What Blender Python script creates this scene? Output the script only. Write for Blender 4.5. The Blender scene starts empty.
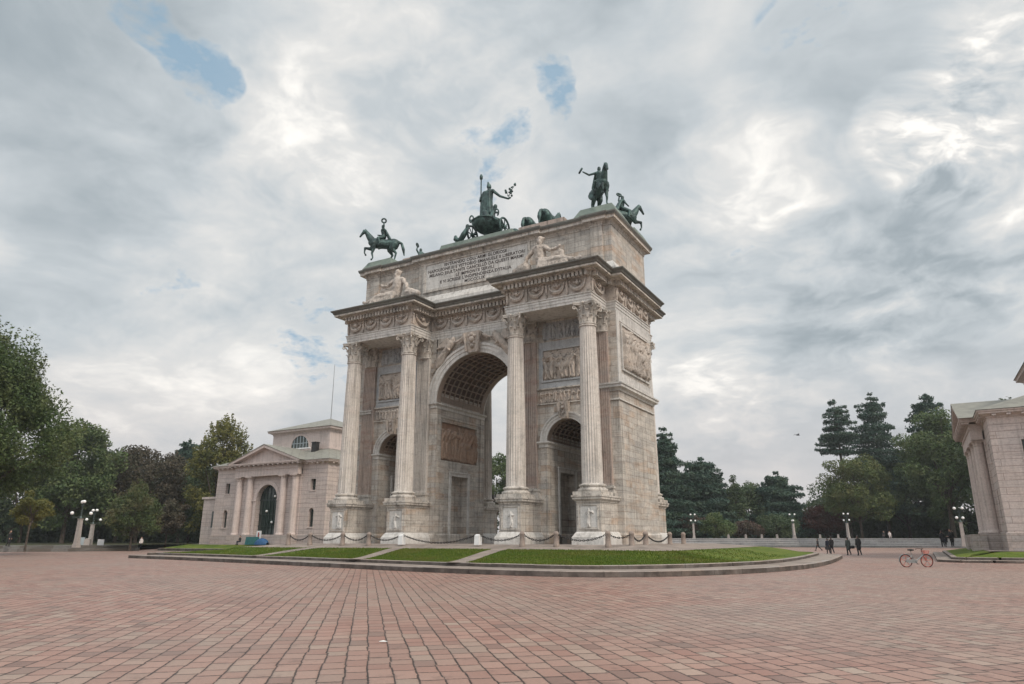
import bpy, bmesh, math, random
import numpy as np
from mathutils import Vector, Matrix, noise as mnoise
PI = math.pi; R = math.radians
scene = bpy.context.scene
COL = scene.collection
random.seed(7)

# ------------------------------------------------------------------ helpers
class MB:
    """collects vertices and faces, then links them as one mesh object"""
    def __init__(s): s.v = []; s.f = []
    def add(s, vs, fs):
        b = len(s.v); s.v.extend([tuple(p) for p in vs]); s.f.extend([tuple(i+b for i in f) for f in fs]); return s
    def box(s, x0, x1, y0, y1, z0, z1):
        if x0 > x1: x0, x1 = x1, x0
        if y0 > y1: y0, y1 = y1, y0
        return s.add([(x0,y0,z0),(x1,y0,z0),(x1,y1,z0),(x0,y1,z0),(x0,y0,z1),(x1,y0,z1),(x1,y1,z1),(x0,y1,z1)],
                     [(0,3,2,1),(4,5,6,7),(0,1,5,4),(1,2,6,5),(2,3,7,6),(3,0,4,7)])
    def frustum(s, x0, x1, y0, y1, z0, z1, e0, e1):
        a = [(x0-e0,y0-e0,z0),(x1+e0,y0-e0,z0),(x1+e0,y1+e0,z0),(x0-e0,y1+e0,z0),(x0-e1,y0-e1,z1),(x1+e1,y0-e1,z1),(x1+e1,y1+e1,z1),(x0-e1,y1+e1,z1)]
        return s.add(a, [(0,3,2,1),(4,5,6,7),(0,1,5,4),(1,2,6,5),(2,3,7,6),(3,0,4,7)])
    def obox(s, c, ax, ay, hx, hy, z0, z1):
        """box turned in plan: centre c, unit vectors ax, ay"""
        p = []
        for z in (z0, z1):
            for i, j in ((-1,-1),(1,-1),(1,1),(-1,1)):
                p.append((c[0]+ax[0]*hx*i+ay[0]*hy*j, c[1]+ax[1]*hx*i+ay[1]*hy*j, z))
        return s.add(p, [(0,3,2,1),(4,5,6,7),(0,1,5,4),(1,2,6,5),(2,3,7,6),(3,0,4,7)])
    def tube(s, pts, rad, n=8, caps=True):
        pts = [Vector(p) for p in pts]
        if not hasattr(rad, '__len__'): rad = [rad]*len(pts)
        rings = []; up = None
        for i, p in enumerate(pts):
            t = (pts[min(i+1,len(pts)-1)]-pts[max(i-1,0)])
            if t.length < 1e-9: t = Vector((0,0,1))
            t.normalize()
            if up is None:
                up = Vector((0,0,1)) if abs(t.z) < .9 else Vector((1,0,0))
            a = t.cross(up)
            if a.length < 1e-4: a = t.cross(Vector((0.3,1,0)))
            a.normalize(); b = a.cross(t); b.normalize(); up = b
            rings.append([p+(a*math.cos(2*PI*k/n)+b*math.sin(2*PI*k/n))*rad[i] for k in range(n)])
        vs = [q for r_ in rings for q in r_]; fs = []
        for i in range(len(pts)-1):
            for k in range(n):
                k2 = (k+1) % n
                fs.append((i*n+k, i*n+k2, (i+1)*n+k2, (i+1)*n+k))
        if caps:
            fs.append(tuple(range(n))[::-1]); fs.append(tuple((len(pts)-1)*n+k for k in range(n)))
        return s.add(vs, fs)
    def lathe(s, prof, c=(0,0,0), n=24, sx=1, sy=1):
        vs = []
        for r_, z in prof:
            for k in range(n):
                a = 2*PI*k/n
                vs.append((c[0]+r_*math.cos(a)*sx, c[1]+r_*math.sin(a)*sy, c[2]+z))
        fs = []
        for i in range(len(prof)-1):
            for k in range(n):
                k2 = (k+1) % n
                fs.append((i*n+k, i*n+k2, (i+1)*n+k2, (i+1)*n+k))
        fs.append(tuple(range(n))[::-1]); fs.append(tuple((len(prof)-1)*n+k for k in range(n)))
        return s.add(vs, fs)
    def sphere(s, c, r_, n=10, m=7, sz=1):
        prof = [(max(1e-3, r_*math.sin(PI*i/m)), -r_*math.cos(PI*i/m)*sz) for i in range(m+1)]
        return s.lathe(prof, c, n)
    def prism(s, poly, fn, d0, d1):
        """polygon in two coordinates, pushed from d0 to d1; fn(a, b, d) gives the point"""
        n = len(poly)
        vs = [fn(a, b, d0) for a, b in poly]+[fn(a, b, d1) for a, b in poly]
        fs = [tuple(range(n)), tuple(range(n, 2*n))[::-1]]+[(i, n+i, n+(i+1) % n, (i+1) % n) for i in range(n)]
        return s.add(vs, fs)
    def xf(s, M):
        s.v = [tuple(M @ Vector(p)) for p in s.v]; return s
    def join(s, o): return s.add(o.v, o.f)
    def mesh(s, name='mesh', smooth=None):
        me = bpy.data.meshes.new(name); me.from_pydata(s.v, [], s.f); me.validate()
        bm = bmesh.new(); bm.from_mesh(me); bmesh.ops.recalc_face_normals(bm, faces=bm.faces[:]) if len(s.f) < 60000 else None
        bm.to_mesh(me); bm.free()
        if smooth is not None:
            me.polygons.foreach_set('use_smooth', [True]*len(me.polygons))
            me.set_sharp_from_angle(angle=R(smooth))
        return me
    def build(s, name, mat, parent=None, smooth=None, loc=None, rotz=0):
        return mkobj(name, s.mesh(name, smooth), mat, parent, loc, rotz)

def mkobj(name, me, mat, parent=None, loc=None, rotz=0):
    o = bpy.data.objects.new(name, me); COL.objects.link(o)
    if mat and not me.materials: me.materials.append(mat)
    if parent: o.parent = parent
    if loc: o.location = loc
    if rotz: o.rotation_euler = (0,0,rotz)
    return o
def tag(o, label=None, cat=None, group=None, kind=None):
    if label: o['label'] = label
    if cat: o['category'] = cat
    if group: o['group'] = group
    if kind: o['kind'] = kind
    return o
def empty(name, loc, label, cat, group=None, rotz=0):
    o = bpy.data.objects.new(name, None); COL.objects.link(o)
    o.empty_display_size = .3
    o.location = loc; o.rotation_euler = (0,0,rotz)
    return tag(o, label, cat, group)
def dup(root, loc, rotz=None, label=None, scale=None):
    r = root.copy(); COL.objects.link(r); r.location = loc
    if rotz is not None: r.rotation_euler = (0,0,rotz)
    if label: r['label'] = label
    if scale: r.scale = (scale,)*3
    for ch in list(root.children):
        c = ch.copy(); COL.objects.link(c); c.parent = r
        for g in list(ch.children):
            d = g.copy(); COL.objects.link(d); d.parent = c
    return r

def offset_poly(path, off, closed=True):
    """mitred outward offset of a counter-clockwise plan path"""
    n = len(path); out = []
    for i in range(n):
        p = Vector(path[i]).to_2d()
        a = Vector(path[i-1]).to_2d() if (closed or i > 0) else None
        b = Vector(path[(i+1) % n]).to_2d() if (closed or i < n-1) else None
        ns = []
        if a is not None:
            d = (p-a).normalized(); ns.append(Vector((d.y, -d.x)))
        if b is not None:
            d = (b-p).normalized(); ns.append(Vector((d.y, -d.x)))
        if len(ns) == 2:
            m = ns[0]+ns[1]
            if m.length < 1e-6: m = ns[0]
            m.normalize(); k = 1/max(.3, m.dot(ns[0]))
            q = p+m*off*k
        else: q = p+ns[0]*off
        out.append((q.x, q.y))
    return out
def sweep(mb, path, prof, closed=True, cap_top=True, cap_bot=True):
    n = len(path); rings = [[(x, y, z) for x, y in offset_poly(path, o, closed)] for o, z in prof]
    vs = [p for r_ in rings for p in r_]; fs = []
    for i in range(len(prof)-1):
        for k in range(n if closed else n-1):
            k2 = (k+1) % n
            fs.append((i*n+k, i*n+k2, (i+1)*n+k2, (i+1)*n+k))
    if closed and cap_bot: fs.append(tuple(range(n))[::-1])
    if closed and cap_top: fs.append(tuple((len(prof)-1)*n+k for k in range(n)))
    return mb.add(vs, fs)
def along(path, spacing, closed=True, inset=0.0):
    """points evenly set along each straight run: (point, tangent, outward normal)"""
    out = []; n = len(path)
    for i in range(n if closed else n-1):
        a = Vector(path[i]); b = Vector(path[(i+1) % n]); L = (b-a).length
        if L < spacing*.8: continue
        t = (b-a)/L; nn = Vector((t.y, -t.x)); k = max(1, int(round((L-2*inset)/spacing)))
        for j in range(k):
            out.append((a+t*(inset+(L-2*inset)*(j+.5)/k), t, nn, (L-2*inset)/k))
    return out

def blob(caps, voxel, smooth_iter=2, ell=()):
    """one continuous surface grown round tapered capsules (a, ra, b, rb)"""
    mb = MB()
    for a, ra, b, rb in caps:
        a = Vector(a); b = Vector(b); d = b-a; L = d.length
        if L < 1e-5: mb.sphere(a, ra, 10, 6); continue
        t = d/L; pts = []; rad = []
        for q in (0.02, .3, .6, .87): pts.append(a-t*ra*math.cos(q*PI/2)); rad.append(ra*math.sin(q*PI/2))
        pts += [a, b]; rad += [ra, rb]
        for q in (.87, .6, .3, .02): pts.append(b+t*rb*math.cos(q*PI/2)); rad.append(rb*math.sin(q*PI/2))
        mb.tube(pts, rad, 10)
    for c, rx, ry, rz in ell:
        m2 = MB().sphere((0,0,0), 1, 14, 10); m2.v = [(c[0]+x*rx, c[1]+y*ry, c[2]+z*rz) for x, y, z in m2.v]; mb.join(m2)
    me = bpy.data.meshes.new('blob'); me.from_pydata(mb.v, [], mb.f)
    bm = bmesh.new(); bm.from_mesh(me); bmesh.ops.recalc_face_normals(bm, faces=bm.faces[:]); bm.to_mesh(me); bm.free()
    o = bpy.data.objects.new('tmp', me); COL.objects.link(o)
    m = o.modifiers.new('r', 'REMESH'); m.mode = 'VOXEL'; m.voxel_size = voxel
    if smooth_iter:
        s = o.modifiers.new('s', 'SMOOTH'); s.iterations = smooth_iter; s.factor = .5
    dg = bpy.context.evaluated_depsgraph_get(); dg.update()
    out = bpy.data.meshes.new_from_object(o.evaluated_get(dg))
    bpy.data.objects.remove(o); bpy.data.meshes.remove(me)
    out.polygons.foreach_set('use_smooth', [True]*len(out.polygons))
    return out

# ------------------------------------------------------------------ materials
class NT:
    def __init__(s, name):
        s.m = bpy.data.materials.new(name); s.m.use_nodes = True; s.t = s.m.node_tree
        s.t.nodes.clear(); s.out = s.n('ShaderNodeOutputMaterial'); s.b = s.n('ShaderNodeBsdfPrincipled')
        s.l(s.b.outputs[0], s.out.inputs[0])
    def n(s, ty, **k):
        x = s.t.nodes.new(ty)
        for a, v in k.items(): setattr(x, a, v)
        return x
    def l(s, a, b): s.t.links.new(a, b)
    def val(s, sock, v):
        if hasattr(v, 'links') or isinstance(v, bpy.types.NodeSocket): s.l(v, sock)
        else: sock.default_value = v
    def math(s, op, a, b=0.0, c=0.0, clamp=False):
        x = s.n('ShaderNodeMath', operation=op); x.use_clamp = clamp
        for i, v in enumerate((a, b, c)): s.val(x.inputs[i], v)
        return x.outputs[0]
    def vmath(s, op, a, b=(0,0,0)):
        x = s.n('ShaderNodeVectorMath', operation=op); s.val(x.inputs[0], a)
        if op == 'SCALE': s.val(x.inputs[3], b)
        else: s.val(x.inputs[1], b)
        return x.outputs[0]
    def mix(s, fac, a, b, mode='MIX'):
        x = s.n('ShaderNodeMix', data_type='RGBA', blend_type=mode); s.val(x.inputs[0], fac)
        for i, v in ((6, a), (7, b)):
            if isinstance(v, tuple) and len(v) == 3: v = v+(1,)
            s.val(x.inputs[i], v)
        return x.outputs[2]
    def noise(s, vec, scale, detail=4, rough=.55, dist=0.0, dim='3D'):
        x = s.n('ShaderNodeTexNoise', noise_dimensions=dim)
        if vec is not None: s.l(vec, x.inputs['Vector'])
        x.inputs['Scale'].default_value = scale; x.inputs['Detail'].default_value = detail
        x.inputs['Roughness'].default_value = rough; x.inputs['Distortion'].default_value = dist
        return x.outputs[0]
    def ramp(s, fac, stops, interp='LINEAR'):
        x = s.n('ShaderNodeValToRGB'); x.color_ramp.interpolation = interp; e = x.color_ramp.elements
        while len(e) < len(stops): e.new(.5)
        for i, (p, c) in enumerate(stops):
            e[i].position = p; e[i].color = (c, c, c, 1) if not isinstance(c, tuple) else c+(1,)
        s.l(fac, x.inputs[0]); return x.outputs[0]
    def obj(s): return s.n('ShaderNodeTexCoord').outputs['Object']
    def pos(s): return s.n('ShaderNodeNewGeometry').outputs['Position']
    def sep(s, v):
        x = s.n('ShaderNodeSeparateXYZ'); s.l(v, x.inputs[0]); return x.outputs
    def comb(s, x_, y_, z_=0.0):
        x = s.n('ShaderNodeCombineXYZ')
        for i, v in enumerate((x_, y_, z_)): s.val(x.inputs[i], v)
        return x.outputs[0]
    def bump(s, h, strength=.4, dist=.05):
        x = s.n('ShaderNodeBump'); x.inputs['Strength'].default_value = strength; x.inputs['Distance'].default_value = dist
        s.l(h, x.inputs['Height']); s.l(x.outputs[0], s.b.inputs['Normal']); return x
    def fin(s, col=None, rough=.7, metal=0.0, spec=.5):
        if col is not None:
            if isinstance(col, tuple): col = col+(1,)
            s.val(s.b.inputs['Base Color'], col)
        s.val(s.b.inputs['Roughness'], rough); s.b.inputs['Metallic'].default_value = metal
        s.b.inputs['Specular IOR Level'].default_value = spec
        return s.m

def brick(T, vec, w, h, mortar, c1, c2, cm, off=.5, bias=0.0, smooth=.1):
    x = T.n('ShaderNodeTexBrick'); T.l(vec, x.inputs['Vector']); x.offset = off
    x.inputs['Scale'].default_value = 1; x.inputs['Brick Width'].default_value = w; x.inputs['Row Height'].default_value = h
    x.inputs['Mortar Size'].default_value = mortar; x.inputs['Mortar Smooth'].default_value = smooth; x.inputs['Bias'].default_value = bias
    for i, c in (('Color1', c1), ('Color2', c2), ('Mortar', cm)): x.inputs[i].default_value = c+(1,)
    return x

def stone(name, base, alt, w=1.3, h=.52, warm=(.42,.27,.17), warm_amt=.5, grey=(.27,.28,.285), grey_amt=.5, mortar=.012, joint=(.16,.13,.11), dirt=.45, streak=.3, rough=.75, blocks=True, vein=.25):
    T = NT(name); p = T.obj(); s = T.sep(p); u = T.math('ADD', s[0], s[1])
    uv = T.comb(u, s[2], 0.0)
    col = base
    if blocks:
        b = brick(T, uv, w, h, mortar, base, alt, base, bias=-.1)
        col = b.outputs[0]
        # rows and patches of warm and of grey marble
        cell = T.comb(T.math('MULTIPLY', T.math('FLOOR', T.math('DIVIDE', u, w*1.0)), 1.7), T.math('MULTIPLY', T.math('FLOOR', T.math('DIVIDE', s[2], h)), 3.1), 0.0)
        wn = T.n('ShaderNodeTexWhiteNoise', noise_dimensions='3D'); T.l(cell, wn.inputs['Vector'])
        rnd = T.sep(wn.outputs['Color'])
        col = T.mix(T.math('MULTIPLY', T.ramp(rnd[0], [(.80, 0.0), (.9, 1.0)]), T.math('MULTIPLY', T.ramp(T.noise(p, .9, 3), [(.35, .2), (.7, 1.0)]), warm_amt)), col, warm)
        col = T.mix(T.math('MULTIPLY', T.ramp(rnd[1], [(.72, 0.0), (.9, 1.0)]), grey_amt), col, grey)
    st = T.vmath('MULTIPLY', p, (.5, .5, 2.2))
    n1 = T.noise(st, .55, 5, .6, .6)
    bd = T.noise(T.vmath('MULTIPLY', p, (.35, .35, 9.0)), .9, 4, .6, .3)
    col = T.mix(T.math('MULTIPLY', T.ramp(bd, [(.55, 0.0), (.66, 1.0)]), .45 if blocks else .12), col, (.17,.14,.12))
    col = T.mix(T.math('MULTIPLY', T.ramp(n1, [(.52, 0.0), (.68, 1.0)]), warm_amt*.8), col, warm)
    n2 = T.noise(T.vmath('ADD', st, (13., 7., 3.)), .5, 6, .62, .8)
    col = T.mix(T.math('MULTIPLY', T.ramp(n2, [(.5, 0.0), (.66, 1.0)]), grey_amt*.8), col, grey)
    if vein:
        n3 = T.noise(T.vmath('MULTIPLY', p, (1., 1., 1.6)), 1.6, 8, .65, 2.5)
        col = T.mix(T.math('MULTIPLY', T.ramp(n3, [(.47, 0.0), (.5, 1.0), (.53, 0.0)]), vein), col, grey)
    # vertical water streaks and soot patches
    sv = T.vmath('MULTIPLY', p, (2.6, 2.6, .12))
    n4 = T.noise(sv, 1.4, 5, .6)
    col = T.mix(T.math('MULTIPLY', T.ramp(n4, [(.50, 0.0), (.68, 1.0)]), streak), col, (.075,.07,.065))
    n5 = T.noise(p, .9, 8, .7)
    col = T.mix(T.math('MULTIPLY', T.ramp(n5, [(.5, 0.0), (.75, 1.0)]), dirt), col, (.13,.115,.10))
    n7 = T.noise(T.vmath('ADD', p, (31., 5., 9.)), 3.1, 7, .72)
    col = T.mix(T.math('MULTIPLY', T.ramp(n7, [(.52, 0.0), (.68, 1.0)]), min(1, dirt*.95)), col, (.06,.056,.052))
    n6 = T.noise(p, 9, 5, .65)
    col = T.mix(.35, col, T.ramp(n6, [(.3, .35), (.7, .75)]), 'OVERLAY')
    if blocks:
        # joints: darker line
        col = T.mix(T.math('MULTIPLY', b.outputs['Fac'], .75), col, joint)
        hgt = T.math('SUBTRACT', T.math('MULTIPLY', n6, .25), b.outputs['Fac'])
    else: hgt = T.math('MULTIPLY', n6, .3)
    T.bump(hgt, .35, .03)
    return T.fin(col, rough, spec=.3)

M = {}
CREAM = (.56,.515,.465); CREAM2 = (.42,.385,.345)
M['marble'] = stone('weathered_marble_blocks', CREAM, CREAM2, w=1.15, h=.42, mortar=.010, warm_amt=.65, grey_amt=.3, dirt=.45, streak=.45)
M['marble_plain'] = stone('plain_marble', (.53,.49,.445), CREAM2, blocks=False, warm_amt=.3, grey_amt=.45, dirt=.7, streak=.6)
M['marble_shaft'] = stone('shaft_marble', (.56,.515,.475), CREAM2, blocks=False, warm_amt=.12, grey_amt=.25, dirt=.3, streak=.5, vein=.1)
M['marble_pink'] = stone('pink_veined_marble', (.43,.345,.30), CREAM2, blocks=False, warm=(.30,.15,.11), warm_amt=.5, grey_amt=.35, dirt=.35, streak=.6)
M['marble_white'] = stone('white_marble', (.58,.56,.535), (.5,.48,.46), blocks=False, warm_amt=.12, grey_amt=.4, dirt=.32, streak=.35, vein=.15)
M['marble_grey'] = stone('blue_grey_marble', (.40,.41,.42), (.34,.35,.36), blocks=False, warm_amt=.12, grey=(.22,.25,.29), grey_amt=.7, dirt=.3, streak=.3, vein=.4)
M['relief'] = stone('carved_marble', (.45,.395,.35), CREAM2, blocks=False, warm_amt=.35, grey_amt=.35, dirt=.8, streak=.15, vein=0)
M['relief_brown'] = stone('russet_carved_marble', (.36,.25,.185), CREAM2, blocks=False, warm=(.27,.14,.095), warm_amt=.7, grey_amt=.35, dirt=.4, streak=.2, vein=0)
M['lichen'] = stone('lichen_dark_stone', (.13,.13,.12), CREAM2, blocks=False, warm_amt=.1, grey=(.2,.22,.2), grey_amt=.5, dirt=.5, streak=.2, vein=0)
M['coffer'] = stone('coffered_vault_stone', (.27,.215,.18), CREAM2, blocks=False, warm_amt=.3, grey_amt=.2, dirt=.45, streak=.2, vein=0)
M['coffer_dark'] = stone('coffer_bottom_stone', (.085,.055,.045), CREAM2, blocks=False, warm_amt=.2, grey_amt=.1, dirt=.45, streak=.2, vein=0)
M['casello'] = stone('pink_granite_courses', (.50,.425,.395), (.475,.40,.375), w=3.4, h=.53, warm=(.45,.34,.29), warm_amt=.2, grey=(.36,.34,.34), grey_amt=.22, mortar=.02, joint=(.20,.155,.145), dirt=.2, streak=.25, vein=0)
M['casello_plain'] = stone('pink_granite', (.52,.44,.41), (.45,.38,.355), blocks=False, warm=(.45,.34,.29), warm_amt=.2, grey=(.36,.34,.34), grey_amt=.2, dirt=.22, streak=.28, vein=0)
M['granite_base'] = stone('grey_pink_granite', (.42,.355,.33), (.38,.325,.30), w=1.6, h=.45, warm_amt=.1, grey_amt=.3, dirt=.3, streak=.2, vein=0)
M['kerb'] = stone('kerb_granite', (.32,.265,.235), (.25,.21,.185), w=2.0, h=4, mortar=.012, warm_amt=.2, grey_amt=.3, dirt=.45, streak=.0, vein=0)
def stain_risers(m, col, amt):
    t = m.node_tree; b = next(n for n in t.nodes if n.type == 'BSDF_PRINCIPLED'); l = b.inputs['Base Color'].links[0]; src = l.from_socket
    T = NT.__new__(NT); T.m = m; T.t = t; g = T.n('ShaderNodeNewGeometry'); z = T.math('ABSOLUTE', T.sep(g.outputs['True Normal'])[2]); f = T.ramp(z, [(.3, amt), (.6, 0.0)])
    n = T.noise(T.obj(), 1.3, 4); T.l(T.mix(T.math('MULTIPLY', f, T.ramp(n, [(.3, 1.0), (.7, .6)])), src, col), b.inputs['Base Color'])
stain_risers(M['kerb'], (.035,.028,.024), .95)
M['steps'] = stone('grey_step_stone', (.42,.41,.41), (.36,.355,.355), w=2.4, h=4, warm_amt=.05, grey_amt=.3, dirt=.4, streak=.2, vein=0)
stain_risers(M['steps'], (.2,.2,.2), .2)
M['terrace_stone'] = stone('dark_terrace_stone', (.10,.09,.08), (.075,.07,.06), w=2.4, h=4, warm_amt=.05, grey_amt=.3, dirt=.4, streak=.2, vein=0)
M['bollard'] = stone('bollard_granite', (.27,.215,.185), (.2,.2,.2), blocks=False, warm_amt=.2, grey_amt=.2, dirt=.5, streak=.2, vein=0)
M['lamp_stone'] = stone('lamp_pillar_stone', (.34,.305,.285), (.2,.2,.2), blocks=False, warm_amt=.1, grey_amt=.3, dirt=.3, streak=.2, vein=0)

def simple(name, col, rough=.6, metal=0.0, var=.15, scale=4, spec=.5, bump=0):
    T = NT(name); n = T.noise(T.obj(), scale, 5, .6)
    c2 = tuple(c*(1-var*2.2) for c in col)
    T_col = T.mix(T.ramp(n, [(.35, 0.0), (.7, 1.0)]), tuple(min(1, c*(1+var)) for c in col), c2)
    if bump: T.bump(n, bump, .03)
    return T.fin(T_col, rough, metal, spec)
def bronze():
    T = NT('verdigris_bronze'); p = T.obj(); n = T.noise(p, 2.2, 7, .65, .6); n2 = T.noise(T.vmath('MULTIPLY', p, (5,5,1.2)), 1.5, 5)
    c = T.mix(T.ramp(n, [(.38, 0.0), (.64, 1.0)]), (.018,.030,.032), (.085,.15,.14))
    c = T.mix(T.math('MULTIPLY', T.ramp(n2, [(.5, 0.0), (.75, 1.0)]), .6), c, (.02,.03,.032))
    T.bump(n, .5, .05)
    return T.fin(c, .55, .25, .4)
M['bronze'] = bronze()
def copper():
    T = NT('green_copper_sheet'); p = T.obj(); s = T.sep(p); n = T.noise(p, 1.3, 6, .6, .4)
    c = T.mix(T.ramp(n, [(.35, 0.0), (.68, 1.0)]), (.19,.225,.195), (.115,.15,.13))
    w = T.math('FRACT', T.math('MULTIPLY', T.math('ADD', s[0], s[1]), 1.25))
    seam = T.ramp(w, [(.0, 1.0), (.045, 0.0)])
    c = T.mix(T.math('MULTIPLY', seam, .55), c, (.10,.13,.11))
    T.bump(seam, .5, .04)
    return T.fin(c, .6, .0, .35)
M['copper'] = copper()
def sheet_roof():
    T = NT('weathered_metal_roof'); p = T.obj(); n = T.noise(p, 1.3, 6, .6, .4)
    c = T.mix(T.ramp(n, [(.35, 0.0), (.68, 1.0)]), (.255,.25,.215), (.175,.17,.15)); s = T.sep(p); w1 = T.math('FRACT', T.math('MULTIPLY', T.math('ADD', s[0], s[1]), .75)); seam = T.ramp(w1, [(.0, 1.0), (.06, 0.0)]); c = T.mix(T.math('MULTIPLY', seam, .6), c, (.12,.12,.10)); T.bump(seam, .6, .05)
    return T.fin(c, .6, .0, .35)
M['roof'] = sheet_roof()
M['iron'] = simple('dark_iron', (.035,.033,.033), .55, .5)
M['lamp_metal'] = simple('green_black_metal', (.05,.07,.065), .5, .3)
M['black'] = simple('black_cloth', (.018,.018,.021), .9)
M['dark_grey_cloth'] = simple('dark_grey_cloth', (.035,.04,.04), .9)
M['grey_green_cloth'] = simple('grey_green_cloth', (.05,.065,.06), .9)
M['navy'] = simple('navy_cloth', (.02,.025,.04), .9)
M['skin'] = simple('skin', (.42,.26,.19), .55, var=.05)
M['hair'] = simple('dark_hair', (.02,.014,.01), .6)
M['pale_cloth'] = simple('pale_cloth', (.62,.56,.54), .85)
M['white_paint'] = simple('white_paint', (.72,.72,.72), .5, var=.05)
M['orange'] = simple('orange_red_paint', (.42,.07,.04), .4, var=.05)
M['silver'] = simple('silver_metal', (.26,.27,.27), .4, .6, var=.08)
M['rubber'] = simple('black_rubber', (.02,.02,.02), .8)
M['teal'] = simple('teal_fabric', (.02,.12,.125), .7)
M['blue'] = simple('blue_fabric', (.015,.08,.20), .6)
M['blue_sign'] = simple('blue_sign_paint', (.02,.17,.34), .5, var=.05)
M['board'] = simple('pale_blue_board', (.33,.38,.41), .6, var=.08)
M['red'] = simple('dull_red_paint', (.35,.05,.04), .6)
M['paper'] = simple('paper', (.8,.79,.76), .9, var=.03)
M['frame_green'] = simple('dark_green_iron', (.02,.035,.032), .5, .2)
M['letters'] = simple('dark_letter_fill', (.075,.06,.055), .8)
def glass():
    T = NT('dark_glass'); n = T.noise(T.obj(), .6, 3)
    c = T.mix(T.ramp(n, [(.3, 0.0), (.7, 1.0)]), (.02,.032,.03), (.035,.05,.045))
    return T.fin(c, .08, 0, .6)
M['glass'] = glass()
def globe():
    T = NT('opal_globe'); m = T.fin((.85,.85,.84), .25); T.b.inputs['Subsurface Weight'].default_value = .0
    return m
M['globe'] = globe()

def paving():
    T = NT('pink_porphyry_setts'); p = T.pos(); s = T.sep(p); a = R(41.3)
    # across and along the courses, wobbling a little as hand-laid stone does
    ca, sa = math.cos(a), math.sin(a)
    u = T.math('ADD', T.math('MULTIPLY', s[0], ca), T.math('MULTIPLY', s[1], sa))
    v = T.math('ADD', T.math('MULTIPLY', s[0], -sa), T.math('MULTIPLY', s[1], ca))
    wv = T.comb(T.math('MULTIPLY', v, .9), T.math('MULTIPLY', u, .35), 0.0)
    wob = T.math('SUBTRACT', T.noise(wv, 1.0, 3, .6), .5)
    wob2 = T.math('SUBTRACT', T.noise(p, 5.5, 3, .6), .5)
    u2 = T.math('ADD', u, T.math('ADD', T.math('MULTIPLY', wob, .035), T.math('MULTIPLY', wob2, .018)))
    Wd = .293; Ln = .46
    jk = T.math('ROUND', T.math('DIVIDE', u2, Wd)); jn = T.n('ShaderNodeTexWhiteNoise', noise_dimensions='2D'); T.l(T.comb(jk, T.math('FLOOR', T.math('DIVIDE', T.math('ADD', v, T.math('MULTIPLY', jk, .17)), .43))), jn.inputs['Vector'])
    u2 = T.math('ADD', u2, T.math('MULTIPLY', T.math('SUBTRACT', jn.outputs['Value'], .5), .026))
    ru = T.math('DIVIDE', u2, Wd); row = T.math('FLOOR', ru); fu = T.math('SUBTRACT', ru, row)
    w1 = T.n('ShaderNodeTexWhiteNoise', noise_dimensions='1D'); T.l(row, w1.inputs['W'])
    # stone length changes from row to row and along each row
    vv = T.math('DIVIDE', T.math('ADD', v, T.math('MULTIPLY', T.noise(T.comb(T.math('MULTIPLY', v, .9), T.math('MULTIPLY', row, 7.3), 0.0), 1.0, 1), .5)), Ln)
    vv = T.math('ADD', vv, T.math('MULTIPLY', w1.outputs[0], 1.0))
    vv = T.math('ADD', vv, T.math('MULTIPLY', wob2, .06))
    cl = T.math('FLOOR', vv); fv = T.math('SUBTRACT', vv, cl)
    wn = T.n('ShaderNodeTexWhiteNoise', noise_dimensions='2D'); T.l(T.comb(row, cl), wn.inputs['Vector'])
    rc = T.sep(wn.outputs['Color'])
    def edge(f, w): # distance to the nearer joint, in metres
        return T.math('MULTIPLY', T.math('SUBTRACT', .5, T.math('ABSOLUTE', T.math('SUBTRACT', f, .5))), w)
    eu, ev = edge(fu, Wd), edge(fv, Ln)
    ev2 = T.math('SUBTRACT', ev, .004)
    rag = T.math('MULTIPLY', T.math('SUBTRACT', T.noise(p, 19, 4, .65), .5), .034)
    d = T.math('ADD', T.math('MINIMUM', eu, ev2), rag)
    d = T.math('ADD', d, T.math('MULTIPLY', T.math('SUBTRACT', T.noise(p, 3.2, 4, .7), .53), .030))
    joint = T.ramp(d, [(.0055, 1.0), (.0135, 0.0)])
    dome = T.ramp(d, [(.0, 0.0), (.03, .75), (.1, 1.0)])
    c = T.mix(rc[0], (.265,.145,.115), (.335,.205,.165))
    c = T.mix(T.ramp(rc[1], [(.68, 0.0), (.98, .7)]), c, (.30,.235,.19))
    c = T.mix(T.ramp(rc[2], [(.93, 0.0), (.99, .6)]), c, (.37,.285,.23))
    c = T.mix(T.ramp(rc[2], [(.0, .75), (.16, 0.0)]), c, (.15,.095,.08))
    big = T.noise(p, .09, 4, .6, .5)
    c = T.mix(T.math('MULTIPLY', T.ramp(big, [(.42, 0.0), (.62, 1.0)]), .5), c, (.28,.22,.185))
    big2 = T.noise(T.vmath('ADD', p, (40., 11., 0.)), .22, 5, .6, .3)
    c = T.mix(T.math('MULTIPLY', T.ramp(big2, [(.5, 0.0), (.72, 1.0)]), .35), c, (.16,.115,.10))
    fine = T.noise(p, 30, 6, .7)
    c = T.mix(.6, c, T.ramp(fine, [(.25, .2), (.75, .82)]), 'OVERLAY')
    # crack-dark stains here and there
    spot = T.noise(p, 1.6, 6, .7, .4)
    c = T.mix(T.math('MULTIPLY', T.ramp(spot, [(.57, 0.0), (.72, 1.0)]), .65), c, (.075,.05,.042))
    gap = T.noise(p, .8, 3, .6)
    c = T.mix(T.math('MULTIPLY', joint, T.ramp(gap, [(.25, .8), (.5, 1.0)])), c, (.020,.013,.010))
    h = T.math('ADD', T.math('MULTIPLY', dome, 1.0), T.math('ADD', T.math('MULTIPLY', fine, .22), T.math('MULTIPLY', rc[1], .25)))
    T.bump(h, .85, .018)
    rough = T.ramp(fine, [(.3, .42), (.7, .7)])
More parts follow.
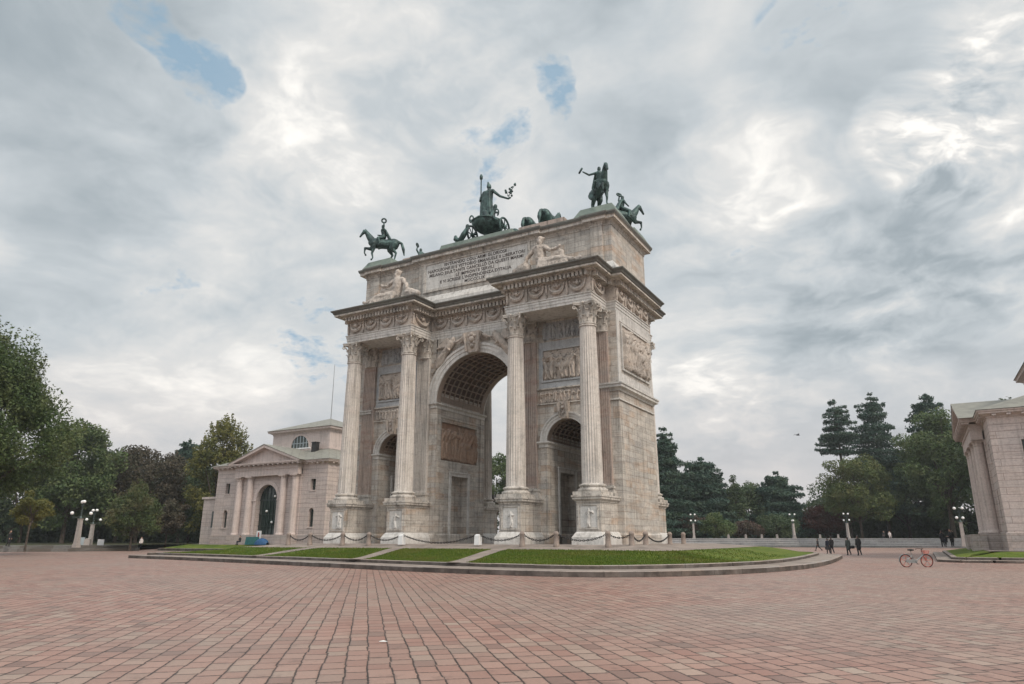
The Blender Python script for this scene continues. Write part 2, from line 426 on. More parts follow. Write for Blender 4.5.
    return T.fin(c, rough, spec=.45)
M['paving'] = paving()
def lawn_mat():
    T = NT('short_lawn'); p = T.pos(); n = T.noise(p, .6, 6, .65); n2 = T.noise(p, 14, 5, .7)
    c = T.mix(T.ramp(n, [(.35, 0.0), (.66, 1.0)]), (.055,.10,.012), (.135,.165,.026))
    c = T.mix(.75, c, T.ramp(n2, [(.25, .2), (.75, .85)]), 'OVERLAY')
    n3 = T.noise(p, 1.9, 5, .7)
    c = T.mix(T.math('MULTIPLY', T.ramp(n3, [(.52, 0.0), (.68, 1.0)]), .6), c, (.14,.125,.045))
    T.bump(n2, .9, .06)
    return T.fin(c, .85, spec=.15)
M['lawn'] = lawn_mat()
def ground_mat(name, a, b, sc=.3):
    T = NT(name); p = T.pos(); n = T.noise(p, sc, 6, .65); n2 = T.noise(p, 6, 5, .7)
    c = T.mix(T.ramp(n, [(.4, 0.0), (.62, 1.0)]), a, b)
    c = T.mix(.5, c, T.ramp(n2, [(.25, .3), (.75, .75)]), 'OVERLAY'); T.bump(n2, .5, .05)
    return T.fin(c, .9, spec=.2)
M['park'] = ground_mat('park_ground', (.03,.042,.014), (.055,.045,.028))
M['grit'] = ground_mat('pale_grit_path', (.30,.26,.235), (.22,.19,.17))
M['flag'] = ground_mat('stone_flags', (.29,.245,.215), (.20,.17,.15), .8)
M['bark'] = simple('bark', (.07,.052,.038), .9, var=.3, scale=3, bump=.6)
M['bark_pale'] = simple('grey_bark', (.13,.105,.085), .9, var=.3, scale=3, bump=.6)

def leaf(name, a, b, c3, trans=.25):
    T = NT(name); g = T.n('ShaderNodeNewGeometry'); rnd = g.outputs['Random Per Island']; p = T.obj()
    n = T.noise(p, .45, 4, .6)
    c = T.mix(rnd, a, b)
    c = T.mix(T.math('MULTIPLY', T.ramp(n, [(.45, 0.0), (.66, 1.0)]), .75), c, c3)
    T.fin(c, .6, spec=.25)
    tr = T.n('ShaderNodeBsdfTranslucent'); T.l(c, tr.inputs[0])
    mx = T.n('ShaderNodeMixShader'); mx.inputs[0].default_value = trans
    T.l(T.b.outputs[0], mx.inputs[1]); T.l(tr.outputs[0], mx.inputs[2]); T.l(mx.outputs[0], T.out.inputs[0])
    return T.m
M['leaf_green'] = leaf('leaves_green', (.055,.095,.035), (.105,.15,.055), (.14,.155,.065))
M['leaf_maple'] = leaf('leaves_maple', (.055,.09,.035), (.12,.155,.065), (.17,.135,.07), .35)
M['leaf_dark'] = leaf('leaves_dark_green', (.05,.08,.042), (.085,.125,.06), (.11,.13,.06), .3)
M['leaf_brown'] = leaf('leaves_autumn_brown', (.055,.045,.03), (.095,.075,.05), (.05,.055,.03), .25)
M['leaf_yellow'] = leaf('leaves_yellow_green', (.115,.125,.035), (.21,.19,.055), (.085,.11,.04), .3)
M['leaf_olive'] = leaf('leaves_olive_green', (.065,.10,.035), (.125,.155,.055), (.16,.15,.055), .3)
M['leaf_red'] = leaf('leaves_dark_red', (.07,.022,.02), (.12,.045,.035), (.07,.05,.03), .25)
M['needle'] = leaf('needles_blue_green', (.04,.08,.062), (.075,.125,.095), (.085,.12,.07), .25)
M['leaf_pink'] = leaf('leaves_dull_pink', (.09,.06,.05), (.13,.09,.07), (.05,.06,.035), .2)
# ------------------------------------------------------------------ the triumphal arch
XW, D = 12.0, 7.26
C1, C2, YC = 10.725, 4.948, -2.182
PW, ZP = .835, 3.078
ZAB, ZAF, ZC = 16.3, 16.98, 19.09
HH = .526; YR = YC-HH
RB, RT = .70, .565
R1, Z1, R2, Z2, XS = 3.706, 10.97, 1.56, 7.16, 7.878
ARZ = 1.2
arch = empty('triumphal_arch', (0,0,ARZ), 'three bay pale marble triumphal arch with fluted columns on the lawn', 'triumphal arch')

def arch_band(mb, cx, zs, r0, r1, y0, y1, n=28, a0=0.0, a1=PI):
    """ring-shaped block between two radii"""
    vs = []; fs = []
    for i in range(n+1):
        a = a0+(a1-a0)*i/n
        for rr in (r0, r1):
            for y in (y0, y1): vs.append((cx+rr*math.cos(a), y, zs+rr*math.sin(a)))
    for i in range(n):
        b = i*4; c = b+4
        fs += [(b, b+2, c+2, c), (b+1, c+1, c+3, b+3), (b, c, c+1, b+1), (b+2, b+3, c+3, c+2)]
    fs += [(0,1,3,2), (n*4, n*4+2, n*4+3, n*4+1)]
    mb.add(vs, fs)
def over_arch(mb, x0, x1, zt, cx, zs, r, y0, y1, n=32):
    """masonry over a round opening, from its springing up to zt"""
    vs = []; fs = []
    for i in range(n+1):
        a = PI-PI*i/n; x = cx+r*math.cos(a); z = zs+r*math.sin(a)
        tx = x0+(x1-x0)*i/n if False else x
        if i == 0: tx = x0
        if i == n: tx = x1
        for y in (y0, y1): vs += [(x, y, z), (tx, y, zt)]
    for i in range(n):
        b = i*4; c = b+4
        fs += [(b, c, c+1, b+1), (b+2, b+3, c+3, c+2), (b, b+2, c+2, c), (b+1, c+1, c+3, b+3)]
    mb.add(vs, fs)
    for (xa, xb) in ((x0, cx-r), (cx+r, x1)):
        pass
def wall_with_recess(mb, x, sx, y0, y1, z0, z1, holes, t):
    """jamb skin (thickness t, face at x, facing sx) left open at the holes (y0, y1, z0, z1), stacked bottom to top"""
    z = z0; xa, xb = (x-sx*t, x)
    for (a, b, c, d) in holes:
        if c > z: mb.box(xa, xb, y0, y1, z, c)
        mb.box(xa, xb, y0, a, c, d); mb.box(xa, xb, b, y1, c, d); z = d
    mb.box(xa, xb, y0, y1, z, z1)
T_ = .6
body = MB()
main_holes = [(2.3, 4.75, .12, 5.28), (.85, 6.2, 6.45, 9.55)]
small_holes = [(1.95, 4.6, .12, 5.12)]
for s in (-1, 1):
    # pier between main and small passage, its core thinner than its two skins
    xi, xo = s*R1, s*(XS-R2)
    body.box(xi+s*T_, xo-s*T_, .002, D-.002, 0, Z2)
    wall_with_recess(body, xi, -s, 0, D, 0, Z1, main_holes, T_)
    wall_with_recess(body, xo, s, 0, D, 0, Z2, small_holes, T_)
    body.box(xi+s*T_, xo+s*.0, .003, D-.003, Z2, Z1)
    # outer pier
    xj = s*(XS+R2)
    wall_with_recess(body, xj, -s, 0, D, 0, Z2, small_holes, T_)
    body.box(xj+s*T_, s*XW, 0, D, 0, Z2)
    over_arch(body, min(xo, xj), max(xo, xj), ZAB, s*XS, Z2, R2+.12, 0, D)
    body.box(xj, s*XW, .002, D-.002, Z2, ZAB) if s > 0 else body.box(s*XW, xj, .002, D-.002, Z2, ZAB)
    body.box(xi+s*.0, xo, .002, D-.002, Z1, ZAB)
over_arch(body, -R1, R1, ZAB, 0, Z1, R1+.12, 0, D)
body.build('wall', M['marble'], arch)

# plinth course round the foot of the piers
for a, b in ((-XW, -(XS+R2)), (-(XS-R2), -R1), (R1, XS-R2), (XS+R2, XW)):
    pl = MB(); sweep(pl, [(a,0),(b,0),(b,D),(a,D)], [(.0,0),(.09,0.001),(.09,.62),(.0,.72)], cap_top=False, cap_bot=False); pl.build('plinth_course', M['marble'], arch)

# vaults with coffers: ribs standing proud of the dark coffer bottoms
def vault(cx, zs, r, ncirc, nlen, name):
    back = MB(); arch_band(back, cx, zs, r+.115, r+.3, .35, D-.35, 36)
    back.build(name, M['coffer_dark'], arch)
    ribs = MB()
    rw = .10 if r > 3 else .07
    for i in range(ncirc+1):
        a = PI*i/ncirc; da = rw/r/2
        arch_band(ribs, cx, zs, r-.0, r+.112, .352, D-.352, 1, max(0, a-da), min(PI, a+da))
    for j in range(nlen+1):
        y = .35+(D-.7)*j/nlen
        arch_band(ribs, cx, zs, r+.012, r+.113, max(.353, y-rw/2), min(D-.353, y+rw/2), 36)
    # plain bands at both mouths and along the springing
    arch_band(ribs, cx, zs, r+.003, r+.119, .02, .62, 36); arch_band(ribs, cx, zs, r+.003, r+.119, D-.62, D-.02, 36)
    for a0, a1 in ((0, .16), (PI-.16, PI)): arch_band(ribs, cx, zs, r+.004, r+.118, .03, D-.03, 4, a0, a1)
    ribs.build('vault_ribs', M['coffer'], arch, 30)
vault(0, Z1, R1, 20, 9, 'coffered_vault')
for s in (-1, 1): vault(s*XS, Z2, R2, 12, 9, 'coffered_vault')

# imposts, archivolts, keystones (front and back of every opening)
prof_imp = [(0,-.42),(.06,-.42),(.06,-.22),(.14,-.16),(.22,-.10),(.22,0.0),(0,.02)]
def impost(x0, x1, z):
    imp = MB(); sweep(imp, [(x0,0),(x1,0),(x1,D),(x0,D)], [(o, z+q) for o, q in prof_imp], cap_top=False, cap_bot=False); imp.build('impost_moulding', M['marble_white'], arch)
for s in (-1, 1):
    a, b = sorted((s*R1, s*(R1+.95))); impost(a, b, Z1)
    a, b = sorted((s*(XS-R2-.62), s*(XS-R2))); impost(a, b, Z2)
    a, b = sorted((s*(XS+R2), s*(XS+R2+.62))); impost(a, b, Z2)
def archivolt(cx, zs, r, w, back=False):
    m = MB()
    ys = (lambda p: (-p, .05)) if not back else (lambda p: (D-.05, D+p))
    arch_band(m, cx, zs, r, r+w*.36, *ys(.08), 40); arch_band(m, cx, zs, r+w*.36, r+w*.74, *ys(.13), 40); arch_band(m, cx, zs, r+w*.74, r+w, *ys(.2), 40)
    return m
for bk in (False, True):
    archivolt(0, Z1, R1, .78, bk).build('archivolt', M['marble_white'], arch, 30)
    for s in (-1, 1): archivolt(s*XS, Z2, R2, .5, bk).build('archivolt', M['marble_white'], arch, 30)
def keystone(cx, z0, z1, w, y=0, sg=-1):
    m = MB()
    m.add([(cx-w*.4,y+.05,z0),(cx+w*.4,y+.05,z0),(cx-w*.4,y+sg*.42,z0),(cx+w*.4,y+sg*.42,z0),(cx-w*.58,y+.05,z1),(cx+w*.58,y+.05,z1),(cx-w*.58,y+sg*.62,z1),(cx+w*.58,y+sg*.62,z1)],
          [(0,1,3,2),(4,6,7,5),(2,3,7,6),(0,4,5,1),(0,2,6,4),(1,5,7,3)])
    for q in (-1, 1): m.tube([(cx+q*w*.42, y+sg*.5, z0+.1), (cx+q*w*.55, y+sg*.66, z1-.1)], [.09, .14], 8)
    # carved mask and figure on the stone
    h = z1-z0
    for (dx, dz, rr) in ((0,.30,.20),(0,.62,.28),(-.16,.45,.13),(.16,.45,.13),(0,.85,.2),(-.2,.8,.14),(.2,.78,.15)):
        m.sphere((cx+dx*w, y+sg*(.48+.1*dz), z0+dz*h), rr*w*.8, 9, 6)
    return m
keystone(0, Z1+R1-.05, ZAB-.02, 1.25).build('keystone', M['relief'], arch, 40)
keystone(0, Z1+R1-.05, ZAB-.02, 1.25, D, 1).build('keystone', M['relief'], arch, 40)
for s in (-1, 1): keystone(s*XS, Z2+R2-.05, 9.9, .62).build('keystone', M['relief'], arch, 40)

# ---- carved relief panels
def relief_height(nx, nz, w, h, nfig, seed, small=False, upright=True):
    rng = np.random.RandomState(seed)
    X, Z = np.meshgrid(np.linspace(0, w, nx), np.linspace(0, h, nz))
    H = np.zeros_like(X)
    def cap(a, b, ra, rb, dep):
        ax, az = a; bx, bz = b; dx, dz = bx-ax, bz-az; L2 = dx*dx+dz*dz+1e-9
        t = np.clip(((X-ax)*dx+(Z-az)*dz)/L2, 0, 1)
        dist = np.hypot(X-ax-t*dx, Z-az-t*dz); rr = ra+(rb-ra)*t
        q = np.clip(1-(dist/rr)**2, 0, 1)
        np.maximum(H, dep*np.sqrt(q), out=H)
    for i in range(nfig):
        s = h*rng.uniform(.76, .95); cx = w*(i+.5+rng.uniform(-.22, .22))/nfig; base = h*rng.uniform(.0, .06); dep = rng.uniform(.6, 1.0)
        ln = rng.uniform(-.10, .10)*s
        hip = (cx, base+.50*s); neck = (cx+ln, base+.83*s); head = (cx+ln*1.2, base+.92*s)
        cap(head, (head[0], head[1]+.015*s), .06*s, .055*s, dep)
        cap(hip, neck, .085*s, .10*s, dep)
        k1 = (cx+rng.uniform(-.11,.05)*s, base+.27*s); k2 = (cx+rng.uniform(-.05,.13)*s, base+.27*s)
        cap(hip, k1, .085*s, .055*s, dep*.95); cap(k1, (k1[0]+rng.uniform(-.06,.04)*s, base+.02*s), .055*s, .035*s, dep*.9)
        cap(hip, k2, .08*s, .055*s, dep*.8); cap(k2, (k2[0]+rng.uniform(-.04,.08)*s, base+.02*s), .055*s, .035*s, dep*.8)
        for q in (-1, 1):
            sh = (neck[0]+q*.085*s, neck[1]-.03*s); el = (sh[0]+q*rng.uniform(.02,.15)*s, sh[1]-rng.uniform(-.02,.2)*s)
            hd = (el[0]+rng.uniform(-.14,.16)*s, el[1]+rng.uniform(-.15,.18)*s)
            cap(sh, el, .04*s, .034*s, dep*.95); cap(el, hd, .034*s, .026*s, dep*.85)
        if rng.rand() < .6:   # drapery
            for q in range(5):
                x0 = cx+rng.uniform(-.1,.1)*s; cap((x0, base+rng.uniform(.45,.75)*s), (x0+rng.uniform(-.08,.08)*s, base+.05*s), .022*s, .03*s, dep*.85)
        if rng.rand() < .35:
            x0 = cx+rng.uniform(-.15,.15)*s; cap((x0, base), (x0+rng.uniform(-.15,.15)*s, base+s), .014*s, .014*s, .35)
    if w > 2.2 and not small:
        cx = w*rng.uniform(.45, .7)   # a horse among the men
        cap((cx-.2*h, h*.45), (cx+.15*h, h*.48), .13*h, .12*h, .9); cap((cx+.15*h, h*.5), (cx+.3*h, h*.75), .09*h, .05*h, .95); cap((cx+.3*h, h*.75), (cx+.42*h, h*.66), .045*h, .03*h, .95)
        for q in (-.22, -.14, .14, .24): cap((cx+q*h, h*.4), (cx+(q+.04)*h, h*.04), .04*h, .02*h, .8)
    n = rng.rand(nz, nx); rid = np.abs(np.sin(X*19/h+3*np.sin(Z*5/h)+seed)); H *= .72+.28*rid; H += .09*n*(H > .02)
    return X, Z, H
def relief_panel(name, parent, mat, origin, ux, un, w, h, depth, nfig, seed, back=.0, res=28, frame=True, fmat=None, small=False):
    """carved field set in a moulded frame; ux runs along the panel, un points out of the wall"""
    nx, nz = int(w*res), int(h*res); X, Z, H = relief_height(nx, nz, w, h, nfig, seed, small)
    O = Vector(origin); ux = Vector(ux); un = Vector(un); m = MB(); vs = []
    for j in range(nz):
        for i in range(nx):
            e = back+depth*1.25*H[j,i]
            if i in (0, nx-1) or j in (0, nz-1): e = back-.02
            p = O+ux*X[j,i]+un*e; vs.append((p.x, p.y, p.z+Z[j,i]))
    fs = [(j*nx+i, j*nx+i+1, (j+1)*nx+i+1, (j+1)*nx+i) for j in range(nz-1) for i in range(nx-1)]
    m.add(vs, fs); o = m.build(name, mat, parent, 55)
    if frame:
        f = MB(); t = .14
        for (a, b, c, d) in ((-t, w+t, -t, -.001), (-t, w+t, h+.001, h+t), (-t, -.001, -.001, h+.001), (w+.001, w+t, -.001, h+.001)):
            for k, (e, pr) in enumerate(((0, .12),)):
                P = [O+ux*q+un*r_ for q, r_ in ((a, -.02), (b, -.02), (b, pr), (a, pr))]
                vs = [(p.x, p.y, p.z+c) for p in P]+[(p.x, p.y, p.z+d) for p in P]
                f.add(vs, [(0,3,2,1),(4,5,6,7),(0,1,5,4),(1,2,6,5),(2,3,7,6),(3,0,4,7)])
        f.build('frame', fmat or M['marble_grey'], o)
    return o
FX, FN = (1,0,0), (0,-1,0)
for s in (-1, 1):
    cx = s*XS; x0 = cx-1.78
    relief_panel('relief_panel', arch, M['relief'], (x0, 0, 11.66), FX, FN, 3.56, 2.28, .24, 8, 11+s, .01, 30)
    relief_panel('relief_frieze', arch, M['relief'], (x0-.35, 0, 9.98), FX, FN, 4.2, .95, .13, 13, 21+s, .01, 30, False, small=True)
    relief_panel('relief_frieze', arch, M['marble_grey'], (x0, 0, 14.75), FX, FN, 3.56, 1.4, .2, 9, 31+s, .01, 26, False, small=True)
    # grey marble field round the panel
    g = MB(); g.box(cx-2.15, cx+2.15, -.035, .01, 14.08, 14.62); g.box(cx-2.15, cx+2.15, -.035, .01, 11.08, 11.5)
    g.box(cx-2.15, cx-1.93, -.034, .01, 11.5, 14.08); g.box(cx+1.93, cx+2.15, -.034, .01, 11.5, 14.08)
    g.build('marble_border', M['marble_grey'], arch)
    sc = MB(); sc.box(cx-2.3, cx+2.3, -.16, .01, 10.98, 11.07); sc.box(cx-2.3, cx+2.3, -.10, .01, 10.94, 10.979); sc.box(cx-2.3, cx+2.3, -.1, .01, 9.86, 9.95)
    sc.build('string_course', M['marble_plain'], arch)
    # back-of-arch twin
    relief_panel('relief_panel', arch, M['relief'], (cx+1.78, D, 11.66), (-1,0,0), (0,1,0), 3.56, 2.28, .24, 8, 41+s, .01, 20)
    # end faces: great panel over the mid cornice
    yy = .85 if s > 0 else D-.85
    relief_panel('relief_panel', arch, M['relief'], (s*XW, yy, 12.1), (0,s,0), (s,0,0), 5.5, 3.25, .36, 9, 51+s, .035, 26, fmat=M['marble_white'])
    # russet panel inside the main passage and its blind door
    yy = .85 if s < 0 else 6.2
    relief_panel('relief_panel', arch, M['relief_brown'], (s*(R1+.22), yy, 6.45), (0,-s,0), (-s,0,0), 5.35, 3.1, .3, 11, 61+s, .02, 26, False)
    def door_frame(x, sx, y0, y1, zt, t=.26, pr=.09):
        f = MB(); a, b = sorted((x-sx*.02, x+sx*pr))
        f.box(a, b, y0-t, y0, 0, zt+t); f.box(a, b, y1, y1+t, 0, zt+t); f.box(a+.001, b-.001, y0, y1, zt, zt+t)
        a, b = sorted((x-sx*.02, x+sx*(pr+.07))); f.box(a, b, y0-t-.07, y1+t+.07, zt+t, zt+t+.1)
        f.build('door_surround', M['marble_white'], arch)
    door_frame(s*R1, -s, 2.3, 4.75, 5.28)
    door_frame(s*(XS-R2), s, 1.95, 4.6, 5.12)
    door_frame(s*(XS+R2), -s, 1.95, 4.6, 5.12)
    # two thin mouldings and end strips in the main passage
    st = MB(); a, b = sorted((s*R1, s*(R1-.07)))
    st.box(a, b, .0, .62, 0.0, Z1-.43); st.box(a, b, D-.62, D-.0, 0.0, Z1-.43)
    st.box(a, b, .621, D-.621, 9.85, 10.0)
    st.build('pier_strip', M['marble'], arch)

# ---- mid cornice and blank upper field on the end faces
for s in (-1, 1):
    m = MB(); pth = [(XS+R2+1.2,0),(XW,0),(XW,D),(XS+R2+1.2,D)]
    if s < 0: pth = [(-XW,0),(-(XS+R2+1.2),0),(-(XS+R2+1.2),D),(-XW,D)]
    sweep(m, pth, [(0,9.7),(.10,9.7),(.10,9.78),(.04,9.82)], cap_top=False, cap_bot=False)
    sweep(m, pth, [(0,10.35),(.08,10.35),(.12,10.48),(.26,10.55),(.34,10.58),(.34,10.74),(.41,10.79),(.41,10.89),(0,10.96)], cap_top=False, cap_bot=False)
    m.build('mid_cornice', M['marble_white'], arch)
    # pale quoin border framing the end panel
    q = MB(); x0, x1 = sorted((s*XW-s*.02, s*(XW+.05)))
    q.box(x0, x1, 0.0, .5, 10.97, 16.28); q.box(x0, x1, D-.5, D, 10.97, 16.28); q.box(x0+.001, x1-.001, .5, D-.5, 15.6, 16.28); q.box(x0+.001, x1-.001, .5, D-.5, 10.97, 11.7)
    q.build('marble_border', M['marble_white'], arch)

# ---- pilasters, columns, pedestals
def fluted(mb, c, r0, r1, z0, z1, n=24, per=6, seg=14):
    rows = []
    for j in range(seg+1):
        t = j/seg; z = z0+(z1-z0)*t; r = r0+(r1-r0)*(t**1.6)
        ring = []
        for k in range(n*per):
            ph = (k % per)/per; d = max(0, math.sin(PI*ph))**.7 if 0 < ph < 1 else 0
            dd = .085*r*d if 0 < j < seg else 0.0
            a = 2*PI*k/(n*per); ring.append((c[0]+(r-dd)*math.cos(a), c[1]+(r-dd)*math.sin(a), z))
        rows.append(ring)
    N = n*per; vs = [p for r_ in rows for p in r_]
    mb.add(vs, [(j*N+k, j*N+(k+1) % N, (j+1)*N+(k+1) % N, (j+1)*N+k) for j in range(seg) for k in range(N)])
def capital(c, r, z0, z1, flat=1.0):
    h = z1-z0; m = MB()
    m.lathe([(r*1.0,0),(r*1.1,.03*h),(r*1.1,.06*h),(r*.98,.08*h),(r*.98,.5*h),(r*1.15,.8*h),(r*1.3,.86*h)], (0,0,z0), 24)
    def leaf(a, za, zb, w, out, base):
        ca, sa = math.cos(a), math.sin(a); vs = []; ns = 7
        for i in range(ns+1):
            t = i/ns
            curl = out*(t**3)+.02; z = za+(zb-za)*min(1, t*1.12) - (max(0, t-.82)*.9*(zb-za))
            rr = base+curl; ww = w*(math.sin(PI*(.18+.75*t))**.8)*(1-.25*(i % 2))
            for q in (-1, -.5, 0, .5, 1):
                rx = rr-abs(q)*.03+(.02 if q == 0 else 0); tx = q*ww
                vs.append((ca*rx-sa*tx, sa*rx+ca*tx, z))
        m.add(vs, [(i*5+q, i*5+q+1, (i+1)*5+q+1, (i+1)*5+q) for i in range(ns) for q in range(4)])
    for k in range(8): leaf(2*PI*k/8, z0+.06*h, z0+.44*h, .24*r/.56, .2*r/.56, r*1.02)
    for k in range(8): leaf(2*PI*(k+.5)/8, z0+.28*h, z0+.68*h, .22*r/.56, .23*r/.56, r*1.04)
    for k in range(4):
        a = PI/4+k*PI/2; ca, sa = math.cos(a), math.sin(a); pts = []
        m.tube([(ca*r*1.05, sa*r*1.05, z0+.5*h), (ca*r*1.35, sa*r*1.35, z0+.72*h), (ca*r*1.72, sa*r*1.72, z0+.84*h)], [.05, .06, .07], 6)
        for i in range(12):
            th = i*.55; q = .13*(1-i/14); pts.append((ca*(r*1.72+q*math.sin(th)), sa*(r*1.72+q*math.sin(th)), z0+.76*h+q*math.cos(th)))
        m.tube(pts, .05, 6)
        a2 = k*PI/2; m.sphere((math.cos(a2)*r*1.42, math.sin(a2)*r*1.42, z0+.93*h), .10*r/.56, 8, 6)
        for q in (-1, 1): m.tube([(math.cos(a2+q*.25)*r*1.02, math.sin(a2+q*.25)*r*1.02, z0+.55*h), (math.cos(a2+q*.12)*r*1.3, math.sin(a2+q*.12)*r*1.3, z0+.8*h)], [.035,.05], 5)
    ab = r*1.78; poly = []
    for k in range(4):
        a = k*PI/2-PI/4; b = a+PI/2
        p0 = Vector((math.cos(a), math.sin(a)))*ab*1.10; p1 = Vector((math.cos(b), math.sin(b)))*ab*1.10; mid = (p0+p1)/2; inn = -mid.normalized()*.16*r/.56
        t = (p1-p0).normalized()
        poly += [tuple(p0+t*.08), tuple(p0.lerp(p1, .3)+inn*.75), tuple(mid+inn), tuple(p0.lerp(p1, .7)+inn*.75), tuple(p1-t*.08)]
    m.prism(poly, lambda x, y, d: (x, y, d), z0+.87*h, z0+.93*h)
    m.prism([(x*1.04, y*1.04) for x, y in poly], lambda x, y, d: (x, y, d), z0+.932*h, z1-.004)
    m.v = [(x+c[0], y*flat+c[1], z) for x, y, z in m.v]
    return m
def base_mould(m, c, r, z0, z1):
    h = z1-z0; w = r*1.42
    m.box(c[0]-w, c[0]+w, c[1]-w, c[1]+w, z0, z0+.30*h)
    P = [(r*1.38,.30),(r*1.42,.36),(r*1.42,.48),(r*1.38,.54),(r*1.22,.58),(r*1.17,.66),(r*1.22,.74),(r*1.30,.77),(r*1.30,.86),(r*1.22,.91),(r*1.08,.94),(r*1.04,1.0)]
    m.lathe([(a, z0+b*h) for a, b in P], (c[0], c[1], 0), 36)
ZSB, ZST = 3.85, 14.67
def column(x, y, mat='marble_shaft', back=False):
    sh = MB(); fluted(sh, (x, y), RB, RT, ZSB, ZST-.12); sh.lathe([(RT*.98, 0), (RT*1.12, .02), (RT*1.12, .09), (RT*1.0, .12)], (x, y, ZST-.12), 32)
    o = sh.build('column', M[mat], arch, 35)
    b = MB(); base_mould(b, (x, y), RB, ZP, ZSB); b.build('column_base', M['marble_plain'], o, 35)
    capital((x, y), RT, ZST, ZAB).build('capital', M['marble_plain'], o, 40)
def pilaster(x, y, sg, mat):
    m = MB(); w = .62; pr = .26
    # fluted face: seven narrow fillets on a flat board
    a, b = sorted((y, y+sg*(pr-.05))); m.box(x-w, x+w, a, b, ZSB, ZST)
    a, b = sorted((y+sg*(pr-.05), y+sg*pr))
    for k in range(8):
        xc = x-w+.05+(2*w-.1)*k/7; m.box(xc-.05, xc+.05, a, b, ZSB+.15, ZST-.1)
    m.box(x-w, x+w, a, b, ZST-.1, ZST); m.box(x-w, x+w, a, b, ZSB, ZSB+.15)
    o = m.build('pilaster', M[mat], arch)
    q = MB()
    for (e, z0, z1) in ((.24, ZP, ZP+.22), (.18, ZP+.22, ZP+.42), (.08, ZP+.42, ZP+.55), (.14, ZP+.55, ZP+.7), (.04, ZP+.7, ZSB)):
        a, b = sorted((y, y+sg*(pr+e))); q.box(x-w-e, x+w+e, a, b, z0, z1)
    q.build('pilaster_base', M['marble_plain'], o)
    capital((x, y+sg*.1), .60, ZST, ZAB, .55).build('capital', M['marble_plain'], o, 40)
def pedestal(x, sg=-1, y0=0.0, seed=0):
    ya = y0; yb = y0+sg*3.017; a, b = sorted((ya, yb)); m = MB(); x0, x1 = x-PW, x+PW
    m.box(x0, x1, a, b, 0, ZP-.01)
    ped = m.build('pedestal', M['marble'], arch)
    pth = [(x0,a),(x1,a),(x1,b),(x0,b)]
    bs = MB(); sweep(bs, pth, [(0,0),(.26,0.0),(.26,.46),(.22,.50),(.10,.70),(.03,.78),(0,.80)], cap_top=False, cap_bot=False)
    bs.build('pedestal_base', M['marble_white'], ped)
    cp = MB(); sweep(cp, pth, [(0,2.62),(.05,2.64),(.05,2.70),(.14,2.78),(.20,2.82),(.20,2.93),(.25,2.97),(.25,3.07)], cap_bot=False)
    cp.build('pedestal_cap', M['marble_plain'], ped)
    if sg < 0:
        fr = MB(); yy = yb
        for (p, q, r_, t) in ((x0+.14, x1-.14, .95, 1.03), (x0+.14, x1-.14, 2.42, 2.5), (x0+.14, x0+.22, 1.03, 2.42), (x1-.22, x1-.14, 1.03, 2.42)): fr.box(p, q, yy-.05, yy+.01, r_, t)
        fr.build('panel_frame', M['marble_plain'], ped)
        relief_panel('relief_figure', ped, M['marble_white'], (x0+.24, yy, 1.05), FX, FN, 1.19, 1.35, .13, 1, 70+seed, .004, 34, False)
for i, x in enumerate((-C1, -C2, C2, C1)):
    pedestal(x, -1, 0.0, i); column(x, YC)
    pilaster(x, 0.0, -1, ('marble_pink', 'marble_shaft', 'marble_pink', 'marble_pink')[i])
    pedestal(x, 1, D, i+10); column(x, D-YC); pilaster(x, D, 1, 'marble_pink')

# ---- winged figures in the spandrels of the main arch
def victory(sx, y, sg):
    """reclining winged figure; sx mirrors it about the keystone"""
    c = []
    def q(a, b, ra, rb): c.append(((a[0], a[2], a[1]), ra, (b[0], b[2], b[1]), rb))
    # coordinates x out from the keystone, z height, depth 0..
    sh = (2.15, 4.72, .16); hip = (2.75, 4.0, .15); hd = (1.98, 5.0, .2)
    q(hip, sh, .22, .24); q(hd, (1.97, 5.06, .2), .15, .13); q(sh, hd, .1, .1)
    q(hip, (3.25, 3.55, .2), .2, .15); q((3.25, 3.55, .2), (3.75, 2.75, .12), .15, .09); q(hip, (3.05, 3.35, .1), .2, .14); q((3.05, 3.35, .1), (3.95, 2.55, .1), .14, .08)
    q((3.95,2.55,.1), (4.1,2.4,.12), .07, .06)
    q(sh, (1.6, 4.75, .2), .1, .08); q((1.6, 4.75, .2), (1.12, 4.98, .2), .08, .06); q(sh, (2.5, 4.35, .3), .1, .08); q((2.5, 4.35, .3), (2.2, 4.1, .3), .08, .06)
    for k in range(7):  # wing feathers
        t = k/6; q((2.45, 4.6, .06), (2.75+.95*t, 5.25-.75*t, .03), .13, .07)
    for k in range(5): q((2.6+.12*k, 4.1-.1*k, .22), (3.2+.17*k, 3.0+.12*k, .1), .07, .05)
    tr = [(1.12, 4.98, .2), (.85, 5.05, .18)]; q(tr[0], tr[1], .07, .09)
    q((1.0,5.0,.15),(1.25,4.7,.12),.12,.08)
    me = blob([((sx*a[0], y+sg*a[1]*1.5, Z1+a[2]), ra*1.35, (sx*b[0], y+sg*b[1]*1.5, Z1+b[2]), rb*1.35) for a, ra, b, rb in c], .05, 1)
    # drape lower than the crown, so shift up to sit on the extrados
    return me
for sx in (-1, 1):
    mkobj('winged_figure', victory(sx, -.02, -1), M['relief'], arch)
    mkobj('winged_figure', victory(sx, D+.02, 1), M['relief'], arch)

